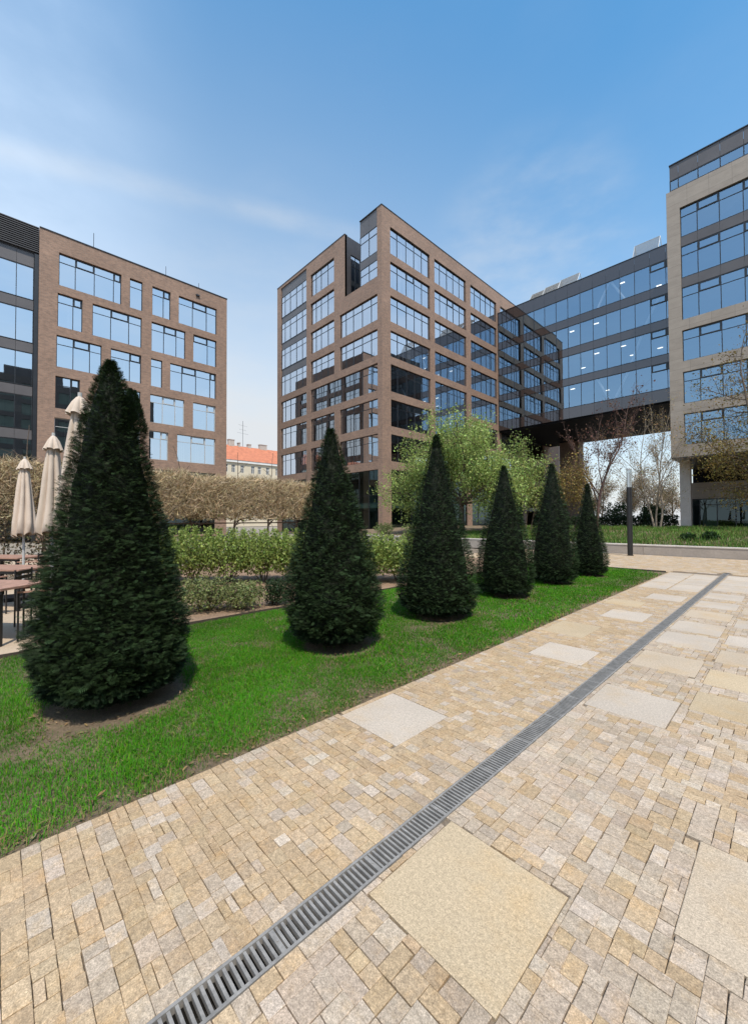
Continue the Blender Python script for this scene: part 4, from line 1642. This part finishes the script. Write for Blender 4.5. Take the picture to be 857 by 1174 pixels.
# reddish bare tree in the planter
def bare(loc, h, seed, mat, label, name='bare_tree', stems=1, spread=.25, leafcol=None, nleaf=0, leafsize=.06, maxl=4, r0=.12, group=None, kids=(3, 5), ang=(.4, .85), lw=.12, first=.35):
    rd = np.random.default_rng(seed)
    sg, tp_ = [], []
    L0 = np.array(loc, float)
    for s in range(stems):
        az = s * 2.3 + rd.random()
        lean = spread * (.4 + .6 * rd.random()) if stems > 1 else .03
        d = (math.cos(az) * lean, math.sin(az) * lean, 1)
        off = np.array([math.cos(az), math.sin(az), 0]) * (.18 if stems > 1 else 0)
        grow(sg, tp_, L0 + off, d, h * .52, r0 * (1 if stems == 1 else .8), 0, maxl, rd, 5, .07, .05, kids, ang, (.42, .62), first, .5)
    lf = None
    if nleaf:
        P_ = np.array([t_[0] for t_ in tp_])
        s_ = rd.integers(0, len(P_), nleaf)
        pos = P_[s_] + rd.normal(0, lw, (nleaf, 3))
        lf = [leaves(pos, leafsize, leafcol, .3, .1, -.2)]
    return tree_thing(name, label, 'tree', tuple(loc), [s for s in sg], mat, lf, group, split=-1)


bare((-9.2, 29.5, .7), 9.2, 31, 'red_bark', 'bare reddish twigged tree before the bridge, right of the brick pier', leafcol=(.16, .085, .06), nleaf=2200, leafsize=.11, r0=.11, kids=(4, 5))
bare((-7.1, 36.0, .8), 8.4, 32, 'pale_bark', 'pale barked tree with several slender stems beside the stone column', stems=3, spread=.22, leafcol=(.36, .26, .11), nleaf=3800, leafsize=.085, r0=.10)
bare((-.9, 32.4, .8), 12.0, 33, 'trunk_bark', 'ochre budding tree at the right edge before the stone block', leafcol=(.24, .185, .055), nleaf=15000, leafsize=.11, r0=.17, ang=(.75, 1.35), kids=(5, 6), lw=.26, first=.12)
bare((-9.9, 26.6, .7), 4.7, 34, 'trunk_bark', 'small ochre leaved tree between the last two conifers', leafcol=(.26, .19, .06), nleaf=4200, leafsize=.10, stems=3, spread=.25, r0=.05, maxl=3, lw=.22)
bare((-13.6, 28.6, .7), 5.2, 35, 'trunk_bark', 'young pale green tree right of the big leafy tree', leafcol=(.32, .39, .115), nleaf=4200, leafsize=.10, r0=.05, maxl=3, lw=.25, stems=2)
# far wood beyond the bridge
for i, (x, y, h, lab) in enumerate(((-26.5, 88, 9.5, 'brownish bare tree far beyond the bridge, just right of the brick pier'),
                                    (-22.0, 90, 8.8, 'brownish bare tree far beyond the bridge, behind the lamp post'),
                                    (-19.0, 86, 9.3, 'brownish bare tree far beyond the bridge, midway between lamp and stone column'),
                                    (-15.6, 92, 8.8, 'brownish bare tree far beyond the bridge, next to the stone column'),
                                    (-30.5, 84, 8.8, 'brownish bare tree far beyond the bridge, hidden partly by the brick pier'))):
    bare((x, y, .6), h, 50 + i, 'trunk_bark', lab, leafcol=(.30, .235, .14), nleaf=9500, leafsize=.17, r0=.16, maxl=3, group='bare trees beyond the bridge', lw=.5, ang=(.5, 1.1), first=.2, kids=(4, 5))


# ------------------------------------------------------------------ hedges and shrubs
hd = thing('pleached_hedge', 'long clipped beige pleached hedge on bare trunks, in front of the left block', 'hedge', (-16, 2, 0))
parts = []
n = 62000
hy0, hy1 = -9.0, 11.2
def shape_top(y):
    return 3.40 + .05 * np.sin(y * 1.7) + .04 * np.sin(y * 4.1)
for (nn, wdt, lnn) in ((n, .011, .42),):
    yy = rng.uniform(hy0, hy1, nn)
    xx = -16 + rng.choice([-1, 1], nn) * .62 * rng.random(nn) ** .45
    zz = 1.62 + (shape_top(yy) - 1.72) * rng.random(nn) ** .8
    P = np.stack([xx, yy, zz], 1)
    ax = rng.normal(0, 1, (nn, 3)) * np.array([.55, .75, .6]) + np.array([[0, 0, .75]])
    ax[:, 0] += .25 * np.sign(xx + 16)
    tv = np.array([(-.5, 0, 0), (.5, 0, 0), (.42, .5, .06), (-.42, .5, .06), (.1, 1, 0), (-.1, 1, 0)], float)
    tf = np.array([(0, 1, 2, 3), (3, 2, 4, 5)])
    sc3 = np.stack([np.full(nn, wdt) * rng.uniform(.6, 1.5, nn), lnn * rng.uniform(.35, 1.25, nn), np.full(nn, .4)], 1)
    lim = shape_top(yy) + .10 - zz
    rot = frames_from(ax, rand_dirs(nn))
    sc3[:, 1] = np.minimum(sc3[:, 1], np.maximum(lim, .12) / np.maximum(rot[:, 2, 1], .3))
    parts.append(scatter(tv, tf, P, rot, sc3, jitcol((.50, .40, .255), nn, .28, .05)))
# withered leaves held among the twigs
nn = 22000
yy = rng.uniform(hy0, hy1, nn)
P = np.stack([-16 + rng.uniform(-.6, .6, nn), yy, 1.65 + 1.7 * rng.random(nn)], 1)
parts.append(leaves(P, .085, (.44, .35, .21), .3, .06))
P = np.stack([-16 + rng.uniform(-.6, .6, 3500), rng.uniform(hy0, hy1, 3500), 1.6 + 1.1 * rng.random(3500) ** 1.5], 1)
parts.append(leaves(P, .08, (.16, .17, .055), .3, .06))
v, f, c = cat_arrays(parts)
np_mesh('crown', v, f, 'dry_twig', c, hd)
y = hy0 + .6
while y < hy1:
    sg, tp_ = [], []
    rd = np.random.default_rng(int(y * 100) % 1000 + 1200)
    grow(sg, tp_, (-16 + rd.normal(0, .04), y, -.05), (rd.normal(0, .03), rd.normal(0, .04), 1), 2.3, .06, 0, 2, rd, 5, .05, .02, (5, 7), (.8, 1.4), (.35, .5), .55, .5)
    v, f = segs_mesh([s[:4] for s in sg], 6)
    np_mesh('trunk', v, f, 'trunk_bark', None, hd)
    y += rd.uniform(1.15, 1.6)
b_ = MB()
b_.tube((-15.9, hy0, 1.5), (-15.9, hy1, 1.5), .025, n=6)
b_.tube((-15.9, hy0, 2.4), (-15.9, hy1, 2.4), .02, n=6)
b_.build('rail', 'trunk_bark', hd)


def shrub(loc, h, w, seed, label, col, nleaf, lsz, name='shrub', group=None, stems=8, dense=.42, low=.12):
    rd = np.random.default_rng(seed)
    X, Y, Z = loc
    t0 = thing(name, label, 'shrub', loc, 0, group)
    sg, tp_ = [], []
    for s in range(stems):
        az = rd.random() * 6.28
        l = rd.uniform(.1, .55)
        grow(sg, tp_, (X + .06 * math.cos(az), Y + .06 * math.sin(az), Z - .02), (math.cos(az) * l, math.sin(az) * l, 1), h * .62, .014, 0, 1, rd, 4, .12, .04, (3, 5), (.4, .9), (.45, .7), .4, .4)
    v, f = segs_mesh([s[:4] for s in sg], 4)
    np_mesh('stems', v, f, 'trunk_bark', None, t0)
    q = nrm(rd.normal(0, 1, (nleaf, 3))) * (rd.random((nleaf, 1)) ** dense)
    lump = np.array([mnoise.noise(Vector((p[0] * 1.7 + seed, p[1] * 1.7, p[2] * 1.7))) for p in q])
    q = q * (1 + .30 * lump[:, None])
    pos = np.stack([X + q[:, 0] * w / 2, Y + q[:, 1] * w / 2, Z + h * (low + (1 - low) * .5) + q[:, 2] * h * (1 - low) * .5], 1)
    pos[:, 2] = np.maximum(pos[:, 2], Z + .03)
    # upright shoots break the outline
    m_ = nleaf // 6
    a = rd.random(m_) * 6.28
    r_ = w / 2 * np.sqrt(rd.random(m_)) * .85
    sh = rd.integers(0, 14, m_)
    pos2 = np.stack([X + w * .42 * np.cos(sh * 2.4) * np.sqrt((sh + .5) / 14) + rd.normal(0, .03, m_), Y + w * .42 * np.sin(sh * 2.4) * np.sqrt((sh + .5) / 14) + rd.normal(0, .03, m_), Z + h * (.7 + .38 * rd.random(m_))], 1)
    pos = np.concatenate([pos, pos2])
    v, f, c = leaves(pos, lsz, col, .28, .07, .5)
    np_mesh('foliage', v, f, 'spring_leaf', c, t0)
    return t0


GRN = (.24, .31, .078)
row = [(-11.3, 3.0, 1.30), (-10.75, 3.75, 1.38), (-10.2, 4.5, 1.32), (-9.65, 5.15, 1.28), (-9.1, 5.8, 1.30), (-8.5, 6.35, 1.22), (-7.75, 7.0, 1.20), (-7.2, 7.75, 1.15), (-12.0, 2.3, 1.3)]
ORD = ['first right of the largest conifer', 'second right of the largest conifer, the tallest', 'third right of the largest conifer', 'fourth right of the largest conifer', 'just left of the second conifer',
       'half hidden behind the second conifer', 'between the second and third conifers', 'behind the third conifer\'s left side', 'mostly hidden behind the largest conifer']
for i, (x, y, h) in enumerate(row):
    shrub((x, y, -.01), h * .98, 1.6, 70 + i, 'bright yellow-green shrub in the rear bed row, ' + ORD[i], GRN, 5200, .062, group='bright green shrubs in the rear bed')
LOWS = [(-7.75, 2.15, .50, 'low sparse grey-green shrub beside the largest conifer, left of three'), (-7.3, 2.75, .55, 'low sparse grey-green shrub at the bed edge, middle of three'), (-6.98, 3.28, .47, 'low sparse grey-green shrub at the bed edge, right of three')]
for i, (x, y, h, lab) in enumerate(LOWS):
    shrub((x, y, -.01), h, .92, 90 + i, lab, (.215, .245, .095), 2400, .045, group='low grey-green shrubs at the bed edge', stems=9, low=.02)
shrub((-6.85, 3.92, -.01), .46, .52, 95, 'small dark green rounded shrub touching the second conifer', (.035, .062, .024), 2200, .034, low=.0, stems=5)
shrub((-12.3, 14.5, -.01), 1.3, 1.6, 96, 'yellowish leafy shrub before the white planter wall, left of the third conifer', (.16, .21, .06), 1500, .09)
shrub((-17.6, 21.9, .4), .9, 1.3, 97, 'small green shrub at the foot of the leafy green tree', (.12, .2, .05), 900, .09)
shrub((-21.6, 21.6, .4), .9, 1.6, 98, 'pale green shrub growing above the planter wall beside the brick corner', (.15, .2, .07), 1100, .09)
# brownish hedge closing the terrace
th = thing('terrace_hedge', 'dark brownish leafy hedge behind the terrace tables and parasols', 'hedge', (-14.7, -3, 0))
n = 16000
pos = np.stack([-14.7 + rng.uniform(-.45, .45, n), rng.uniform(-8, 1.9, n), .05 + 2.0 * rng.random(n) ** .85], 1)
v1 = leaves(pos[:9000], .075, (.085, .075, .038), .4)
v2 = leaves(pos[9000:], .07, (.24, .185, .115), .35)
v, f, c = cat_arrays([v1, v2])
np_mesh('foliage', v, f, 'spring_leaf', c, th)
sg = []
for k in range(24):
    y = -7.8 + k * .4
    sg.append((np.array((-14.7, y, -.05)), np.array((-14.68, y + .05, 1.7)), .03, .012))
v, f = segs_mesh(sg, 5)
np_mesh('stems', v, f, 'trunk_bark', None, th)
# dark clipped hedge under the bridge
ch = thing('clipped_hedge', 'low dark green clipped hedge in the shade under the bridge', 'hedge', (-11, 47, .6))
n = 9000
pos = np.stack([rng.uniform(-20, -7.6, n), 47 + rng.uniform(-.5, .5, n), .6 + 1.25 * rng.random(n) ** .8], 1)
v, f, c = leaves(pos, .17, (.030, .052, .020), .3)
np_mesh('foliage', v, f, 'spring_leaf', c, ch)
sg = []
for k in range(26):
    x = -19.8 + k * .47
    sg.append((np.array((x, 47, .55)), np.array((x + .05, 47.02, 1.5)), .03, .015))
v, f = segs_mesh(sg, 5)
np_mesh('stems', v, f, 'trunk_bark', None, ch)
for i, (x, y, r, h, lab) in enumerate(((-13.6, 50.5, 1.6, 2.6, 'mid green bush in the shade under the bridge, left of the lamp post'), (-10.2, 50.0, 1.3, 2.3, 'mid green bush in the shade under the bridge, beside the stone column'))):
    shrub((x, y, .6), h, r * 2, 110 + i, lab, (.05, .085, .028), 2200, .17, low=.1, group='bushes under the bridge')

# ------------------------------------------------------------------ terrace furniture
def parasol(loc, seed, label, top=2.92, length=1.46, tilt=0.0):
    rd = np.random.default_rng(seed)
    t0 = thing('closed_parasol', label, 'parasol', loc, 0, 'closed beige parasols on the terrace')
    X, Y, Z = loc
    nf, na = 8, 96
    def cloth(prof, amp, ph, hem=0):
        vs, fs = [], []
        for i, (z, r) in enumerate(prof):
            for k in range(na):
                a = 2 * math.pi * k / na
                fold = abs(math.sin(nf * a / 2 + ph + .3 * math.sin(z * 2.1))) ** .7
                am = amp * min(1, i / 3)
                rr_ = r * (1 - am + am * fold) * (1 + .10 * math.sin(a * 2 + seed) + .05 * math.sin(a * 3 + z * 3))
                dz = hem * (fold - .5) * (i == len(prof) - 1) + hem * .6 * math.sin(a + seed) * (i >= len(prof) - 2)
                vs.append((X + rr_ * math.cos(a) + tilt * (top - z) * .1, Y + rr_ * math.sin(a), Z + z + dz))
        for i in range(len(prof) - 1):
            for k in range(na):
                fs.append((i * na + k, i * na + (k + 1) % na, (i + 1) * na + (k + 1) % na, (i + 1) * na + k))
        return vs, fs
    b_ = MB()
    zt = top
    body = [(zt - .14, .055), (zt - .22, .085), (zt - .35, .105), (zt - .6, .135), (zt - .9, .165), (zt - 1.15, .19), (zt - 1.32, .215), (zt - length + .04, .235), (zt - length, .225)]
    b_.add(*cloth(body, .45, 0, .07))
    o_ = b_.build('canopy', 'canvas', t0, smooth=True)
    b_ = MB()
    cap = [(zt, .012), (zt - .02, .04), (zt - .08, .085), (zt - .17, .125), (zt - .23, .15)]
    b_.add(*cloth(cap, .28, .4, .02))
    b_.build('vent_cap', 'canvas', o_, smooth=True)
    b_ = MB()
    b_.tube((X, Y, Z), (X, Y, Z + top + .04), .022, n=12)
    b_.build('pole', 'pale_frame', t0)
    b_ = MB()
    b_.box(X - .3, X + .3, Y - .3, Y + .3, Z, Z + .07)
    b_.tube((X, Y, Z + .07), (X, Y, Z + .35), .035, n=12)
    b_.build('base', 'black_metal', t0)


parasol((-11.1, .47, 0), 1, 'closed beige parasol, leftmost and lowest of the three', 2.92, 1.62)
parasol((-7.82, .66, 0), 2, 'closed beige parasol in the middle of the three', 2.92, 1.55, -.6)
parasol((-5.72, .72, 0), 3, 'closed beige parasol with its tip highest, half hidden behind the largest conifer', 3.06, 1.5, -.9)


def table(loc, rz, label, L=1.5, W=.75):
    t0 = thing('table', label, 'table', loc, rz, 'wooden terrace tables')
    WL[t0.name] = Vector((0, 0, 0))
    b_ = MB()
    k = 0
    y = -W / 2
    while y < W / 2 - .01:
        b_.box(-L / 2, L / 2, y, y + .118, .715, .745)
        y += .125
    b_.build('tabletop', 'teak', t0)
    b_ = MB()
    b_.box(-L / 2 + .04, L / 2 - .04, -W / 2 + .05, -W / 2 + .09, .66, .713)
    b_.box(-L / 2 + .04, L / 2 - .04, W / 2 - .09, W / 2 - .05, .66, .713)
    b_.build('apron', 'black_metal', t0)
    for sx in (-1, 1):
        for sy in (-1, 1):
            b_ = MB()
            b_.box(sx * (L / 2 - .09) - .025, sx * (L / 2 - .09) + .025, sy * (W / 2 - .07) - .025, sy * (W / 2 - .07) + .025, 0, .713)
            b_.build('leg', 'black_metal', t0)
    return t0


def chair():
    t0 = thing('chair', 'x', 'chair', (0, 0, 0), 0, 'black slatted terrace chairs')
    b_ = MB()
    for k in range(6):
        b_.box(-.2, .2, -.2 + k * .068, -.2 + k * .068 + .055, .43, .45)
    b_.build('seat', 'black_metal', t0)
    b_ = MB()
    for k in range(4):
        b_.box(-.2, .2, .205, .225, .56 + k * .075, .56 + k * .075 + .05)
    b_.build('backrest', 'black_metal', t0)
    for sx in (-1, 1):
        b_ = MB()
        b_.tube((sx * .21, -.19, 0), (sx * .21, -.19, .64), .012, n=8)
        b_.build('leg', 'black_metal', t0)
        b_ = MB()
        b_.tube((sx * .21, .22, 0), (sx * .21, .22, .86), .012, n=8)
        b_.build('leg', 'black_metal', t0)
        b_ = MB()
        b_.box(sx * .21 - .02, sx * .21 + .02, -.2, .23, .64, .66)
        b_.build('armrest', 'teak', t0)
    return t0


table((-7.75, -.12, 0), R(40), 'reddish wooden terrace table nearest the lawn, left edge')
table((-10.3, .15, 0), R(40), 'reddish wooden terrace table further back, below the parasols')
table((-13.4, .3, 0), R(35), 'wooden terrace table at the back before the hedge')
c0 = chair()
spots = [(-7.35, .48, R(-10), 'black slatted chair at the right side of the nearest terrace table'),
         (-8.25, .55, R(150), 'black slatted chair on the far side of the nearest terrace table'),
         (-7.1, -.55, R(215), 'black slatted chair on the lawn side of the nearest terrace table'),
         (-10.0, .85, R(-20), 'black slatted chair right of the second terrace table'),
         (-9.5, -.1, R(220), 'black slatted chair in front of the second terrace table'),
         (-10.9, 1.0, R(20), 'black slatted chair behind the second terrace table'),
         (-12.6, .7, R(-30), 'black slatted chair beside the rearmost terrace table'),
         (-12.9, -.4, R(200), 'black slatted chair in front of the rearmost terrace table')]
for i, (x, y, a, lab) in enumerate(spots):
    if i == 0:
        o = c0
    else:
        o = c0.copy()
        COL.objects.link(o)
        for chd in c0.children:
            q = chd.copy()
            COL.objects.link(q)
            q.parent = o
    o.location = (x, y, 0)
    o.rotation_euler = (0, 0, a)
    o['label'] = lab
